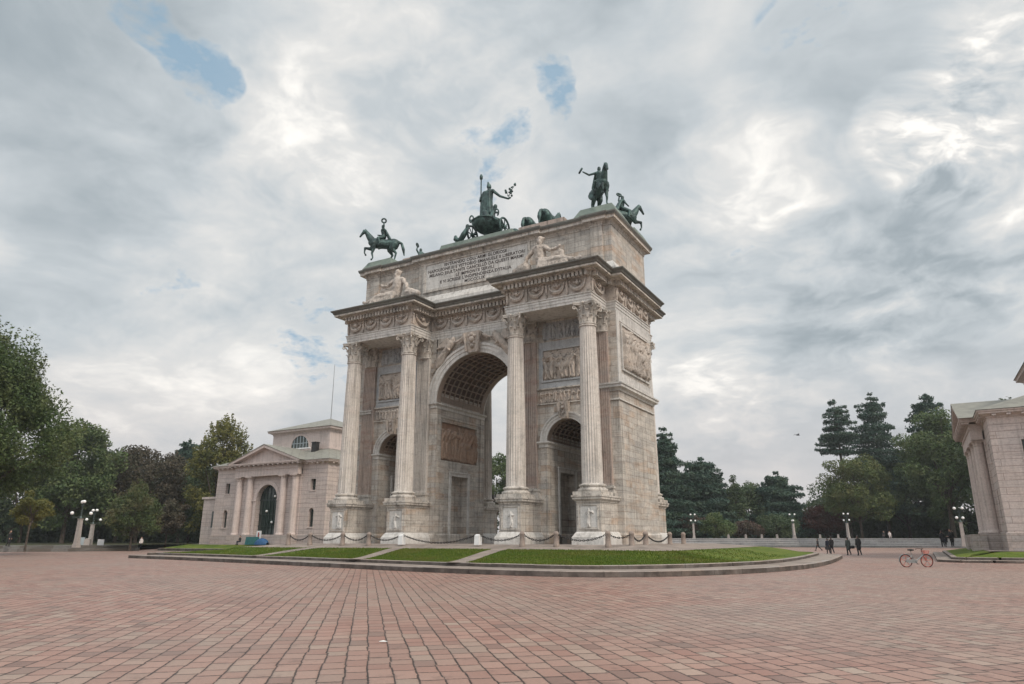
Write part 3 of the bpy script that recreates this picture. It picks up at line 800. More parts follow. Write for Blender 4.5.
# ---- entablature
def ent_path():
    a = C1+HH; b = C2-HH
    f = [(-XW,0),(-a,0),(-a,YR),(-b,YR),(-b,0),(b,0),(b,YR),(a,YR),(a,0),(XW,0)]
    return f+[(x, D-y) for x, y in reversed(f)]
EP = ent_path()
ar = MB(); sweep(ar, EP, [(-.06,ZAB),(-.0,ZAB),(-.0,ZAB+.2),(.035,ZAB+.2),(.035,ZAB+.42),(.07,ZAB+.42),(.07,ZAB+.58),(.13,ZAB+.62),(.13,ZAF),(.0,ZAF+.02)])
ar.build('architrave', M['marble_white'], arch)
fr = MB(); sweep(fr, EP, [(.0,ZAF+.02),(.0,18.16)], cap_bot=False, cap_top=False)
frieze = fr.build('frieze', M['relief'], arch)
gl = MB()   # garlands slung between small upright figures
for p, t, n, w in along(EP, 1.62, inset=.14):
    z = ZAF+.94; hw = w*.36; base = p+n*.02
    pts = []; rad = []
    for i in range(15):
        a = PI*i/14; x = -hw*math.cos(a); dz = -.62*math.sin(a)
        q = base+t*x+n*.07; pts.append((q.x, q.y, z+dz)); rad.append(.04+.12*math.sin(a)**1.5)
    gl.tube(pts, rad, 6)
    q = base+n*.07; gl.sphere((q.x, q.y, z-.16), .17, 8, 6); gl.sphere((q.x, q.y, z+.04), .10, 6, 5)
    for e in (-1, 1): gl.sphere((q.x+t.x*.22*e, q.y+t.y*.22*e, z-.1), .09, 6, 5); q2 = base+t*(e*hw)+n*.06; gl.sphere((q2.x, q2.y, z+.02), .10, 6, 5)
    q = p+t*(-.5*w)+n*.02
    gl.obox((q.x+n.x*.02, q.y+n.y*.02), t, n, .05, .05, ZAF+.06, ZAF+1.13)
    gl.tube([(q.x+n.x*.07, q.y+n.y*.07, ZAF+.1), (q.x+n.x*.07, q.y+n.y*.07, ZAF+.8)], [.07, .10], 6); gl.sphere((q.x+n.x*.1, q.y+n.y*.1, ZAF+.9), .09, 7, 5)
gl.build('garland_carving', M['relief'], frieze, 40)
co = MB()
sweep(co, EP, [(.0,18.16),(.06,18.16),(.10,18.22),(.13,18.20),(.13,18.50),(.42,18.50),(.44,18.56),(.44,18.60),(.86,18.60),(.86,18.74),(.84,18.75)], cap_bot=False)
cor = co.build('cornice', M['marble_plain'], arch)
dn = MB()
for p, t, n, w in along(EP, .33, inset=0):
    q = p+n*.25; dn.obox((q.x+n.x*.05, q.y+n.y*.05), t, n, .095, .19, 18.16, 18.496)
dn.build('dentils', M['marble_plain'], cor)
cy = MB(); sweep(cy, EP, [(.86,18.76),(.90,18.76),(.93,18.80),(.98,18.90),(1.08,18.98),(1.11,19.02),(1.11,19.09),(.3,19.14)], cap_bot=False)
cy.build('cornice_gutter', M['lichen'], cor)
# lions' heads on the gutter of the projecting bays are left plain studs
# ---- attic
XA, ZT = 11.92, 23.95
AP = [(-XA,0.0),(-11.25,0.0),(-11.25,-.16),(-10.3,-.16),(-10.3,0.0),(-5.75,0.0),(-5.75,-.25),(5.75,-.25),(5.75,0.0),(10.3,0.0),(10.3,-.16),(11.25,-.16),(11.25,0.0),(XA,0.0)]
AP = AP+[(x, D-y) for x, y in reversed(AP)]
at_ = MB(); sweep(at_, AP, [(.0,19.1),(.0,23.3)], cap_bot=False)
attic = at_.build('attic_wall', M['marble'], arch)
ab = MB(); sweep(ab, AP, [(.02,19.12),(.34,19.14),(.34,19.55),(.26,19.70),(.10,20.05),(.05,20.12),(.003,20.14)], cap_bot=False, cap_top=False)
ab.build('attic_base', M['marble_white'], attic)
ac = MB(); sweep(ac, AP, [(.0,23.05),(.05,23.07),(.05,23.18),(.12,23.28),(.16,23.40),(.46,23.42),(.46,23.62),(.52,23.66)], cap_bot=False)
acn = ac.build('attic_cornice', M['marble_plain'], attic)
ag = MB(); sweep(ag, AP, [(.50,23.662),(.54,23.72),(.60,23.84),(.60,23.95),(.2,24.06)], cap_bot=False)
ag.build('cornice_gutter', M['lichen'], acn)
rf = MB(); rf.frustum(-11.7, 11.7, .25, D-.25, 24.05, 24.5, .45, -.5)
roof = rf.build('copper_roof', M['copper'], arch)
for sx in (-1, 1):
    for yy in (1.15, D-1.15): pb = MB(); pb.frustum(sx*10.7-1.75, sx*10.7+1.75, yy-1.45, yy+1.45, 24.06, 24.9, .0, -.45); pb.build('copper_statue_base', M['copper'], roof)
pr_ = MB(); pr_.frustum(-4.2, 3.2, .35, 6.6, 24.06, 25.0, .1, -.15); pr_.build('copper_statue_base', M['copper'], roof)
pp = MB(); pp.box(3.9, 8.0, .15, .9, 24.05, 24.7); pp.build('parapet_block', M['marble_pink'], arch); pp = MB(); pp.box(-8.0, -4.6, .15, .9, 24.05, 24.45); pp.build('parapet_block', M['marble_pink'], arch)

# inscription: raised frame, pale field, dark lettering
ins = MB(); ins.box(-4.98, 4.98, -.29, -.24, 20.72, 23.0)
panel = ins.build('inscription_panel', M['marble_white'], arch)
fr = MB()
for (a, b, c, d) in ((-5.2, 5.2, 20.5, 20.72), (-5.2, 5.2, 23.0, 23.14), (-5.2, -4.98, 20.72, 23.0), (4.98, 5.2, 20.72, 23.0)): fr.box(a, b, -.36, -.24, c, d)
fr.build('frame', M['marble_plain'], panel)
LINES = [("ENTRANDO COLL'ARMI GLORIOSE", 22.72, .27), ("NAPOLEONE III E VITTORIO EMANUELE II LIBERATORI", 22.34, .27), ("MILANO ESULTANTE CANCELL\u00d2 DA QUESTI MARMI", 21.97, .27), ("LE IMPRONTE SERVILI", 21.60, .27), ("E VI SCRISSE L'INDIPENDENZA D'ITALIA", 21.23, .27), ("MDCCCLIX", 20.87, .27)]
def text_mesh(txt, size, ext=.008, spacing=1.0, width=None):
    cu = bpy.data.curves.new('txt', 'FONT'); cu.body = txt; cu.size = size; cu.align_x = 'CENTER'; cu.align_y = 'CENTER'; cu.extrude = ext; cu.space_character = spacing; cu.offset = .006
    o = bpy.data.objects.new('txt', cu); COL.objects.link(o); dg = bpy.context.evaluated_depsgraph_get(); dg.update()
    me = bpy.data.meshes.new_from_object(o.evaluated_get(dg)); bpy.data.objects.remove(o); bpy.data.curves.remove(cu)
    return me
tv = MB()
for txt, z, sz in LINES:
    me = text_mesh(txt, sz*1.38, spacing=1.06); vs = [v.co for v in me.vertices]
    w = max(v.x for v in vs)-min(v.x for v in vs); k = min(1.0, 9.6/w) if w > 0 else 1
    tv.add([(v.x*k, -.292-v.z-.006, z+v.y*sz*1.38/(sz*1.38)) for v in vs], [tuple(p.vertices) for p in me.polygons]); bpy.data.meshes.remove(me)
lt = tv.build('lettering', M['letters'], panel)
# ------------------------------------------------------------------ statues
def horse_caps(rear=False, headdown=False, gait=0):
    c = []
    def q(a, ra, b, rb): c.append((a, ra, b, rb))
    q((-.78,0,1.50), .40, (-.2,0,1.42), .37); q((-.2,0,1.42), .37, (.55,0,1.46), .40); q((.55,0,1.46), .40, (.82,0,1.50), .30)
    q((-.9,.12,1.52), .30, (-.9,-.12,1.52), .30)
    # arched neck and tucked head
    q((.78,0,1.58), .30, (1.10,0,1.98), .21); q((1.10,0,1.98), .21, (1.28,0,2.30), .15); q((1.28,0,2.30), .15, (1.45,0,2.40), .12)
    q((1.42,0,2.38), .14, (1.60,0,2.12), .095); q((1.60,0,2.12), .095, (1.72,0,1.92), .075)
    for s in (-1, 1): q((1.34,s*.07,2.46), .04, (1.36,s*.08,2.60), .015)
    for i in range(6):   # crest of the mane
        t = i/5; q((.75+.55*t, 0, 1.92+.55*t), .06, (.68+.55*t, .05, 1.78+.52*t), .05)
    # tail
    q((-1.15,0,1.68), .09, (-1.36,0,1.55), .10); q((-1.36,0,1.55), .10, (-1.50,0,1.1), .12); q((-1.50,0,1.1), .12, (-1.58,0,.6), .05)
    def leg(pts, rr):
        for i in range(len(pts)-1): q(pts[i], rr[i], pts[i+1], rr[i+1])
    hr = (.27,.19,.085,.065,.055,.085); fr = (.22,.14,.085,.055,.055,.08)
    y = .22
    leg([(-.85,y,1.38),(-.62,y,1.02),(-.98,y,.68),(-.90,y,.25),(-.86,y,.12),(-.80,y,.05)], hr)
    leg([(-.85,-y,1.38),(-.48,-y,1.04),(-.72,-y,.64),(-.50,-y,.24),(-.45,-y,.12),(-.38,-y,.05)], hr)
    leg([(.70,y,1.35),(.66,y,.98),(.78,y,.56),(.70,y,.22),(.74,y,.12),(.80,y,.05)], fr)
    leg([(.72,-y,1.35),(.88,-y,1.06),(1.34,-y,1.12),(1.36,-y,.74),(1.30,-y,.64),(1.26,-y,.56)], fr)
    return c
def rider_caps(side=False):
    c = []
    def q(a, ra, b, rb): c.append((a, ra, b, rb))
    q((-.02,0,1.98), .19, (.0,0,2.2), .17); q((.0,0,2.2), .17, (.04,0,2.52), .21); q((.04,.16,2.56), .10, (.04,-.16,2.56), .10)
    q((.05,0,2.6), .075, (.07,0,2.74), .07); q((.08,0,2.80), .12, (.09,0,2.88), .115)
    for s in (-1, 1):
        q((.0,s*.14,1.95), .15, (.38,s*.42,1.72), .11); q((.38,s*.42,1.72), .11, (.22,s*.46,1.28), .07); q((.22,s*.46,1.28), .07, (.36,s*.47,1.20), .05)
    if side:
        q((.05,-.2,2.55), .085, (-.05,-.62,2.42), .07); q((-.05,-.62,2.42), .07, (.02,-1.05,2.56), .05); q((.05,.2,2.55), .08, (.1,.36,2.26), .065); q((.1,.36,2.26), .065, (.45,.16,2.2), .05)
    else:
        q((.05,.2,2.55), .085, (-.0,.36,2.78), .07); q((-.0,.36,2.78), .07, (.02,.30,3.06), .05); q((.05,-.2,2.55), .08, (.1,-.36,2.26), .065); q((.1,-.36,2.26), .065, (.45,-.16,2.2), .05)
    # cloak
    for k in range(5): q((-.12,(k-2)*.1,2.5), .07, (-.5,(k-2)*.13,1.75), .10)
    return c
def wreath(c, r, th=.045, ax='y'):
    m = MB(); pts = []
    for i in range(17):
        a = 2*PI*i/16; x, z = r*math.cos(a), r*math.sin(a)
        pts.append((c[0]+x, c[1]+z*.45, c[2]+z*.8))
    m.tube(pts, th, 6)
    for i in range(16):
        p = pts[i]; m.sphere((p[0], p[1], p[2]), th*1.5, 5, 4)
    return m
hm = blob(horse_caps(), .035, 2); rm = blob(rider_caps(), .032, 2); wm = wreath((.02,.30,3.20), .16).mesh('wreath', 60); rm2 = blob(rider_caps(True), .032, 2); wm2 = wreath((.02,-1.2,2.62), .17).mesh('wreath', 60)
def horseman(loc, rz, label, side=False):
    r = empty('equestrian_statue', loc, label, 'statue', 'bronze horsemen on the corners of the arch', rz)
    mkobj('horse', hm, M['bronze'], r); mkobj('rider', rm2 if side else rm, M['bronze'], r); mkobj('wreath', wm2 if side else wm, M['bronze'], r)
    r.scale = (1.24,)*3; return r
ZS = ARZ+24.9
horseman((10.75, .9, ZS), R(-50), 'green bronze rider at the front right corner of the arch top, arm stretched sideways', True)
horseman((-10.75, .6, ZS), R(180+38), 'green bronze rider at the front left corner of the arch top, wreath held up')
horseman((10.6, 6.2, ZS), R(52), 'green bronze rider at the back right corner of the arch top')
horseman((-11.0, 6.6, ZS), R(180-38), 'green bronze rider at the back left corner of the arch top, mostly hidden')
# chariot with a standing figure; six horses abreast before it
ch = empty('chariot_statue', (.1, 1.6, ZS+.1), 'green bronze chariot carrying a tall draped goddess with a staff, centre of the arch top', 'statue')
b = MB()
prof = []
for i in range(9):
    a = PI*.5*i/8; prof.append((.25+1.35*math.sin(a), .75+.95*(1-math.cos(a))))
b.lathe(prof, (0,0,0), 28, 1.0, 1.15)
b.tube([(-1.62,-.2,1.7),(-1.0,-1.55,1.72),(0,-1.9,1.74),(1.0,-1.55,1.72),(1.62,-.2,1.7)], .09, 8)
b.tube([(-1.9,-.5,2.3),(-1.65,-.6,1.9),(-1.5,-.6,1.5)], .08, 6)
for s in (-1, 1):
    pts = [(s*(1.55+.25*math.cos(t*.6)), -.9, 2.15+.35*math.sin(t*.6)) for t in range(-2, 6)]; b.tube(pts, .08, 6)
cb = b.build('chariot_body', M['bronze'], ch, 50); cb.scale = (.88,.88,1)
for s in (-1, 1):
    w = MB(); cx = s*1.75
    w.tube([(cx, .85*math.cos(2*PI*k/24), .95+.85*math.sin(2*PI*k/24)) for k in range(25)], .10, 8)
    for k in range(8): w.tube([(cx, 0, .95), (cx, .82*math.cos(PI*k/4), .95+.82*math.sin(PI*k/4))], .05, 6)
    w.sphere((cx, 0, .95), .2, 10, 7); w.tube([(cx-s*.5,0,.95),(cx+s*.2,0,.95)], .11, 8)
    w.build('wheel', M['bronze'], ch, 50)
c = []
def q(a, ra, b_, rb): c.append((a, ra, b_, rb))
z0 = 1.5
for k in range(9):    # skirt folds
    a = 2*PI*k/9; q((.52*math.cos(a), .40*math.sin(a), z0+.1), .26, (.22*math.cos(a), .19*math.sin(a), z0+2.0), .20)
q((0,0,z0+1.9), .38, (0,0,z0+2.6), .36); q((0,0,z0+2.6), .36, (0,0,z0+3.2), .40); q((-.42,0,z0+3.45), .2, (.42,0,z0+3.45), .2)
q((0,0,z0+3.5), .14, (0,.03,z0+3.8), .13); q((0,.05,z0+3.98), .21, (0,.05,z0+4.12), .2); q((0,-.02,z0+4.2), .14, (0,-.1,z0+4.42), .07)
for k in range(5): q((-.32+.14*k, -.26, z0+3.3), .12, (-.42+.2*k+.08*math.sin(k*2.3), -.42-.08*math.sin(k*3), z0+.9+.3*math.sin(k*1.7)), .14)
q((-.5,0,z0+3.4), .16, (-.85,.0,z0+2.75), .12); q((-.85,.0,z0+2.75), .12, (-.95,.2,z0+3.3), .09)
q((.5,0,z0+3.4), .15, (1.1,.05,z0+2.75), .12); q((1.1,.05,z0+2.75), .12, (1.85,.2,z0+2.35), .09); q((1.85,.2,z0+2.35), .09, (2.05,.22,z0+2.42), .08)
q((-.5,-.2,z0+2.0), .2, (-.55,-.1,z0+.2), .25)
gf = mkobj('goddess_figure', blob(c, .05, 2), M['bronze'], ch); gf.scale = (1.08, 1.2, 1.0)
s_ = MB(); s_.tube([(-.98,.2,z0+1.2),(-.98,.2,z0+5.2)], .06, 8); s_.lathe([(.06,0),(.14,.08),(.16,.35),(.1,.55),(.03,.6)], (-.98,.2,z0+5.1), 10); s_.build('staff', M['bronze'], ch, 50)
s_ = MB()
s_.tube([(2.05,.22,z0+2.4),(2.2,.22,z0+2.9),(2.65,.22,z0+3.5)], .03, 5)
random.seed(3)
for k in range(16):
    t = random.random(); s_.sphere((2.1+.6*t+random.uniform(-.22,.22), .22+random.uniform(-.15,.15), z0+2.75+1.0*t+random.uniform(-.2,.2)), random.uniform(.06,.13), 6, 5)
s_.tube([(2.1,.22,z0+2.5),(1.75,.22,z0+3.2)], .03, 5); s_.sphere((1.72,.22,z0+3.25), .12, 6, 5); s_.sphere((1.78,.22,z0+3.05), .14, 6, 5)
s_.build('olive_branch', M['bronze'], ch, 50)
# crouching helper figures and serpent ornament beside the chariot
c = []
q((1.0,-.9,1.75), .26, (.9,-.7,2.3), .24); q((.9,-.7,2.3), .18, (1.1,-.6,2.75), .17); q((1.1,-.6,2.85), .2, (1.12,-.6,2.95), .19); q((.9,-.7,2.4), .12, (1.5,-.8,2.1), .1); q((1.0,-.9,1.75), .2, (1.55,-1.0,1.3), .12)
q((.4,-.9,1.8), .3, (.1,-.8,2.5), .25); q((-.2,-.9,1.8), .3, (.3,-.8,2.3), .2)
mkobj('attendant_figure', blob(c, .05, 2), M['bronze'], ch)
c = []
q((-2.6,-.7,.35), .26, (-2.2,-.8,.75), .28); q((-2.2,-.8,.75), .28, (-1.9,-.7,1.3), .2); q((-1.85,-.7,1.5), .2, (-1.85,-.7,1.62), .18); q((-2.7,-.7,.35), .2, (-3.1,-.8,.5), .22); q((-3.1,-.8,.62), .18, (-3.1,-.8,.75), .16)
mkobj('attendant_figure', blob(c, .05, 2), M['bronze'], ch)
for i, (x, y) in enumerate(((-4.6,5.4),(-2.9,5.6),(-1.1,5.8),(.9,5.8),(2.7,5.0),(4.7,4.3))):
    nm = ('first','second','third','fourth','fifth','sixth')[i]
    h = mkobj('horse_statue', hm, M['bronze']); h.location = (x, y, ZS-.15+(0 if i < 4 else .35)); h.rotation_euler = (0,0,R(90)); h.scale = (1.3,)*3
    tag(h, f'green bronze horse drawing the chariot on the arch, {nm} from the left of the six', 'statue', 'six bronze chariot horses')

ch.scale = (.93,)*3
# reclining marble river gods over the front cornice
def god(sx):
    c = []
    def q(a, ra, b_, rb): c.append(((sx*a[0], a[1], a[2]), ra, (sx*b_[0], b_[1], b_[2]), rb))
    # x grows towards the outer end of the bay, where the legs lie
    q((-.9,0,.55), .42, (-1.05,0,1.25), .44); q((-1.05,0,1.25), .44, (-1.1,0,1.75), .42); q((-1.55,0,1.85), .22, (-.65,0,1.85), .22)
    q((-1.1,0,2.0), .17, (-1.08,0,2.25), .16); q((-1.05,-.02,2.45), .26, (-1.03,-.02,2.58), .24); q((-.98,-.2,2.3), .14, (-1.0,-.22,2.1), .12)
    q((-.8,-.2,.55), .36, (.55,-.35,.62), .27); q((.55,-.35,.62), .26, (1.9,-.3,.30), .15); q((1.9,-.3,.30), .15, (2.2,-.3,.42), .12)
    q((-.7,.15,.6), .36, (.5,.1,1.25), .27); q((.5,.1,1.25), .26, (.95,.1,.35), .16); q((.95,.1,.3), .14, (1.25,.1,.22), .12)
    q((-.65,-.1,1.8), .19, (-.15,-.2,1.45), .15); q((-.15,-.2,1.45), .15, (.45,-.1,1.6), .11); q((.45,-.1,1.6), .11, (.55,-.1,1.7), .11)
    q((-1.55,0,1.8), .19, (-2.05,-.1,1.3), .15); q((-2.05,-.1,1.3), .15, (-2.2,-.25,.85), .12)
    q((-2.3,0,.55), .46, (-2.6,0,.5), .4); q((-2.9,.0,.45), .3, (-3.05,0,.4), .3)
    for k in range(7): q((-1.0+.25*k, -.3, .75), .14, (-.9+.35*k, -.5, .2), .16)
    q((1.1,0,.15), .16, (2.6,0,.15), .14)
    for k in range(14):   # cloth folds and river weeds over hips and legs
        t = k/13; q((-.95+2.2*t, -.30-.1*math.sin(5*t), .98-.55*t), .07, (-1.0+2.3*t, -.62, .08), .09)
    q((-1.25,.1,2.62), .12, (-.85,.1,2.64), .12); q((-.9,-.2,2.2), .09, (-1.0,-.3,1.9), .05)
    me = blob(c, .05, 1); co = np.empty(len(me.vertices)*3, np.float32); me.vertices.foreach_get('co', co); co = co.reshape(-1,3)
    for i, p in enumerate(co): co[i] += np.array(mnoise.noise_vector(Vector(p)*4.5))*.045
    me.vertices.foreach_set('co', co.ravel()); me.update(); return me
for sx, lab in ((-1, 'pale marble reclining river god on the left front cornice of the arch'), (1, 'pale marble reclining river god on the right front cornice of the arch')):
    r = empty('reclining_statue', (sx*7.95, -1.75, ARZ+19.14), lab, 'statue', 'reclining marble figures over the cornice')
    f = mkobj('river_god_figure', god(sx), M['relief'], r); f.scale = (1.05,)*3; f.location = (0,0,.45)
    b = MB(); b.frustum(-3.1, 3.1, -.75, .9, 0, .5, 0, -.05); b.build('statue_base', M['marble_grey'], r)
# ------------------------------------------------------------------ the two toll houses
CH = 10.4; ZB = .8; ZE = 11.2; PWD = 6.0; ZAPEX = 13.6
def casello(cx, cy, mir, label, ext):
    """square toll house; mir = +1 leaves the free-standing portico on its +x side, -1 on its -x side"""
    r = empty('toll_house', (cx, cy, 0), label, 'building', 'matching toll houses either side of the arch')
    def faces():   # the four fronts: (tangent, normal)
        return [((1,0),(0,-1)), ((0,1),(1,0)), ((-1,0),(0,1)), ((0,-1),(-1,0))]
    def P(t, n, u, d, z): return (t[0]*u+n[0]*(CH+d), t[1]*u+n[1]*(CH+d), z)
    def fbox(mb, t, n, u0, u1, d0, d1, z0, z1):
        vs = [P(t,n,u,d,z) for z in (z0, z1) for u, d in ((u0,d1),(u1,d1),(u1,d0),(u0,d0))]
        mb.add(vs, [(0,3,2,1),(4,5,6,7),(0,1,5,4),(1,2,6,5),(2,3,7,6),(3,0,4,7)])
    inner = (1,0) if mir > 0 else (-1,0)
    wall = MB(); dtl = MB(); glaz = []
    WT = .8
    def holes_wall(t, n, u0, u1, holes):
        """wall strip cut by rectangular holes (ua, ub, za, zb), one column of holes"""
        ua = holes[0][0]; ub = holes[0][1]
        fbox(wall, t, n, u0, ua, -WT, 0, 2.0, 10.2); fbox(wall, t, n, ub, u1, -WT, 0, 2.0, 10.2); z = 2.0
        for (_, _, za, zb) in holes: fbox(wall, t, n, ua, ub, -WT, 0, z, za); z = zb
        fbox(wall, t, n, ua, ub, -WT, 0, z, 10.2)
    for t, n in faces():
        for s in (-1, 1):
            a, b = sorted((s*PWD, s*(CH-(.8 if n[0] else 0)))); c = s*8.05
            holes_wall(t, n, a, b, [(c-.42, c+.42, 2.95, 5.25), (c-.42, c+.42, 7.45, 8.85)])
            # arched head of the lower window
            for sg in (-1, 1):
                pts = [(c+sg*.42, 4.83)]+[(c+sg*.42*math.cos(PI/2*k/6), 4.83+.42*math.sin(PI/2*k/6)) for k in range(1, 7)]+[(c+sg*.42, 5.25)]
                wall.prism(pts, lambda u, z, d: P(t, n, u, d, z), -WT+.01, -.002)
            for (za, zb, arched) in ((2.95, 5.25, True), (7.45, 8.85, False)):
                w = MB(); fbox(w, t, n, c-.43, c+.43, -.5, -.45, za, zb)
                win = w.build('window', M['glass'], r)
                g = MB(); fbox(g, t, n, c-.03, c+.03, -.449, -.40, za, zb)
                for k in range(1, 4 if arched else 3): zz = za+(zb-za)*k/(4 if arched else 3); fbox(g, t, n, c-.42, c-.031, -.448, -.41, zz-.025, zz+.025); fbox(g, t, n, c+.031, c+.42, -.448, -.41, zz-.025, zz+.025)
                g.build('glazing_bars', M['frame_green'], win)
                sl = MB(); fbox(sl, t, n, c-.55, c+.55, -.3, .08, za-.14, za-.002); sl.build('sill', M['casello_plain'], win)
        # central bay with the tall arched doorway
        hw, zs = 1.95, 6.45; zt = 10.2
        fbox(wall, t, n, -PWD, -hw, -WT, .12, 2.0, zt) ; fbox(wall, t, n, hw, PWD, -WT, .12, 2.0, zt)
        vs = []; k = 24
        for i in range(k+1):
            a = PI-PI*i/k; u = hw*math.cos(a); z = zs+hw*math.sin(a)
            for d in (.12, -WT): vs += [P(t,n,u,d,z), P(t,n,u,d,zt)]
        fs = []
        for i in range(k):
            b = i*4; c2 = b+4; fs += [(b,c2,c2+1,b+1),(b+2,b+3,c2+3,c2+2),(b,b+2,c2+2,c2),(b+1,c2+1,c2+3,b+3)]
        wall.add(vs, fs)
        dr = MB(); vs = [P(t,n,u,-.55,z) for u, z in [(-hw-.05, ZB), (hw+.05, ZB)]+[((hw+.05)*math.cos(PI*i/16), zs+(hw+.05)*math.sin(PI*i/16)) for i in range(17)]]
        dr.add(vs, [tuple(range(len(vs)))]); door = dr.build('glazed_doorway', M['glass'], r)
        g = MB()
        for u in (-1.3, -.65, 0, .65, 1.3):
            top = zs+math.sqrt(hw*hw-u*u); fbox(g, t, n, u-.04, u+.04, -.545, -.46, ZB, top)
        for z in (3.1, 4.6, 6.45, 7.5):
            e = hw if z <= zs else math.sqrt(hw*hw-(z-zs)**2); fbox(g, t, n, -e, e, -.542, -.47, z-(.09 if z == 6.45 else .035), z+(.09 if z == 6.45 else .035))
        fbox(g, t, n, -1.95, 1.95, -.541, -.44, ZB, 1.6)
        g.build('glazing_bars', M['frame_green'], door)
        for (u, z) in ((-.35, 5.0), (.75, 3.6), (1.0, 6.9)):  # white balls standing in for lamp globes mirrored in the door glass
            p = P(t, n, u, -.35, z); l = MB(); l.sphere(p, .16, 12, 8); l.build('globe_reflection', M['globe'], door, 60)
        av = MB()
        for i in range(20):
            a, b2 = PI*i/20, PI*(i+1)/20
            q = [P(t,n,rr*math.cos(x),d,zs+rr*math.sin(x)) for x in (a, b2) for rr in (hw, hw+.5) for d in (.10, .19)]
            av.add(q, [(1,3,7,5),(2,3,7,6),(0,1,5,4)])
        fbox(av, t, n, -hw-.5, -hw, .10, .19, 2.0, zs); fbox(av, t, n, hw, hw+.5, .10, .19, 2.0, zs)
        fbox(av, t, n, -hw-.75, -hw, .19, .27, zs-.15, zs+.05); fbox(av, t, n, hw, hw+.75, .19, .27, zs-.15, zs+.05)
        av.build('doorway_surround', M['casello_plain'], r)
        # columns
        deep = (n == inner); PRO = 1.0 if deep else .8
        dd = 1.75 if deep else .55; rad = .42 if deep else .48
        for u in (-5.25, -3.15, 3.15, 5.25) if not deep else (-5.3, -1.85, 1.85, 5.3):
            cb = P(t, n, u, .32 if not deep else .5, 0); m = MB()
            m.lathe([(rad*1.2, 2.0),(rad*1.2,2.12),(rad*1.05,2.18),(rad,2.3),(rad*.99,4.5),(rad*.88,8.8),(rad*.86,8.95),(rad*.95,9.0),(rad*.95,9.06),(rad*.88,9.08),(rad*.92,9.2),(rad*1.15,9.36)], (cb[0],cb[1],0), 28)
            m.box(cb[0]-rad*1.2, cb[0]+rad*1.2, cb[1]-rad*1.2, cb[1]+rad*1.2, 9.361, 9.5)
            m.build('column', M['casello_plain'], r, 40)
        # entablature, pediment
        en = MB(); fbox(en, t, n, -PWD, PWD, -.3, PRO-.02, 9.502, 10.3)
        fbox(en, t, n, -PWD-.04, PWD+.04, -.3, PRO+.06, 10.3, 10.38); fbox(en, t, n, -PWD, PWD, -.3, PRO-.02, 10.38, 10.72)
        fbox(en, t, n, -PWD-.6, PWD+.6, -.5, PRO+.55, 10.95, 11.08); fbox(en, t, n, -PWD-.68, PWD+.68, -.5, PRO+.62, 11.08, 11.2)
        fbox(en, t, n, -PWD-.1, PWD+.1, -.5, PRO+.1, 10.721, 10.80)
        en.build('portico_entablature', M['casello_plain'], r)
        mu = MB(); k = 15
        for i in range(k): u = -PWD-.35+(2*PWD+.7)*i/(k-1); fbox(mu, t, n, u-.13, u+.13, PRO-.05, PRO+.5, 10.80, 10.948)
        mu.build('cornice_blocks', M['casello_plain'], r)
        pe = MB(); tri = [(-PWD-.2, 11.202), (PWD+.2, 11.202), (0, ZAPEX-.45)]
        pe.prism(tri, lambda u, z, d: P(t,n,u,d,z), -3.0, PRO-.05)
        ped = pe.build('pediment', M['casello_plain'], r)
        rk = MB()
        for s in (-1, 1):
            rk.prism([(s*(PWD+.95), 11.21), (s*(PWD+.1), 11.21), (0, ZAPEX-.45), (0, ZAPEX-.08)], lambda u, z, d: P(t,n,u,d,z), PRO-.3, PRO+.62)
        rk.build('raking_cornice', M['casello_plain'], ped)
        rr = MB()
        for s in (-1, 1):
            rr.prism([(s*(PWD+1.0), 11.24), (s*(PWD+.95), 11.215), (0, ZAPEX-.075), (0, ZAPEX)], lambda u, z, d: P(t,n,u,d,z), -5.2, PRO+.68)
        rr.build('pediment_roof', M['roof'], ped)
        if deep:   # low side blocks and steps of the inner portico
            fl = MB(); fbox(fl, t, n, -PWD-.1, PWD+.1, .0, 1.1, ZB-.5, 1.95)
            fbox(fl, t, n, -2.6, 2.6, 1.1, 1.5, ZB-.5, 1.6); fbox(fl, t, n, -2.6, 2.6, 1.5, 1.9, ZB-.5, 1.2)
            fl.build('portico_steps', M['granite_base'], r)
            for s in (-1, 1):
                bl = MB(); a, b = sorted((s*2.62, s*6.4)); fbox(bl, t, n, a, b, 1.101, 2.1, ZB-.5, 1.9); bl.build('flank_block', M['granite_base'], r)
            g2 = MB(); fbox(g2, t, n, -PWD+.3, PWD-.3, .0, 1.2, 9.51, 9.6)
        else:
            fl = MB(); fbox(fl, t, n, -PWD, PWD, -.2, 1.05, ZB-.5, 2.0); fl.build('portico_plinth', M['granite_base'], r)
    wall.build('wall', M['casello'], r)
    # plinth, frieze course, eaves
    sq = [(-CH,-CH),(CH,-CH),(CH,CH),(-CH,CH)]
    bs = MB(); sweep(bs, sq, [(-.1,ZB-.6),(.14,ZB-.6),(.14,1.98),(.0,2.03)], cap_top=False, cap_bot=False); bs.build('base_course', M['granite_base'], r)
    ev = MB(); sweep(ev, sq, [(-.2,10.2),(.0,10.2),(.0,10.62),(.06,10.64),(.06,10.74),(.5,10.93),(.5,11.05),(.58,11.08),(.62,11.19),(-.5,11.22)])
    ev.build('eaves_cornice', M['casello_plain'], r)
    mt = MB()
    for p, t, n, w in along(sq, .95): mt.obox((p.x+n.x*.26, p.y+n.y*.26), t, n, .14, .2, 10.745, 10.86)
    mt.build('cornice_blocks', M['casello_plain'], r)
    UW = 5.55
    ro = MB(); ro.frustum(-CH, CH, -CH, CH, 11.225, 13.35, .66, UW-CH); ro.build('roof', M['roof'], r)
    ub = MB(); ub.box(-UW, UW, -UW, UW, 11.3, 15.9); up = ub.build('upper_storey', M['casello_plain'], r)
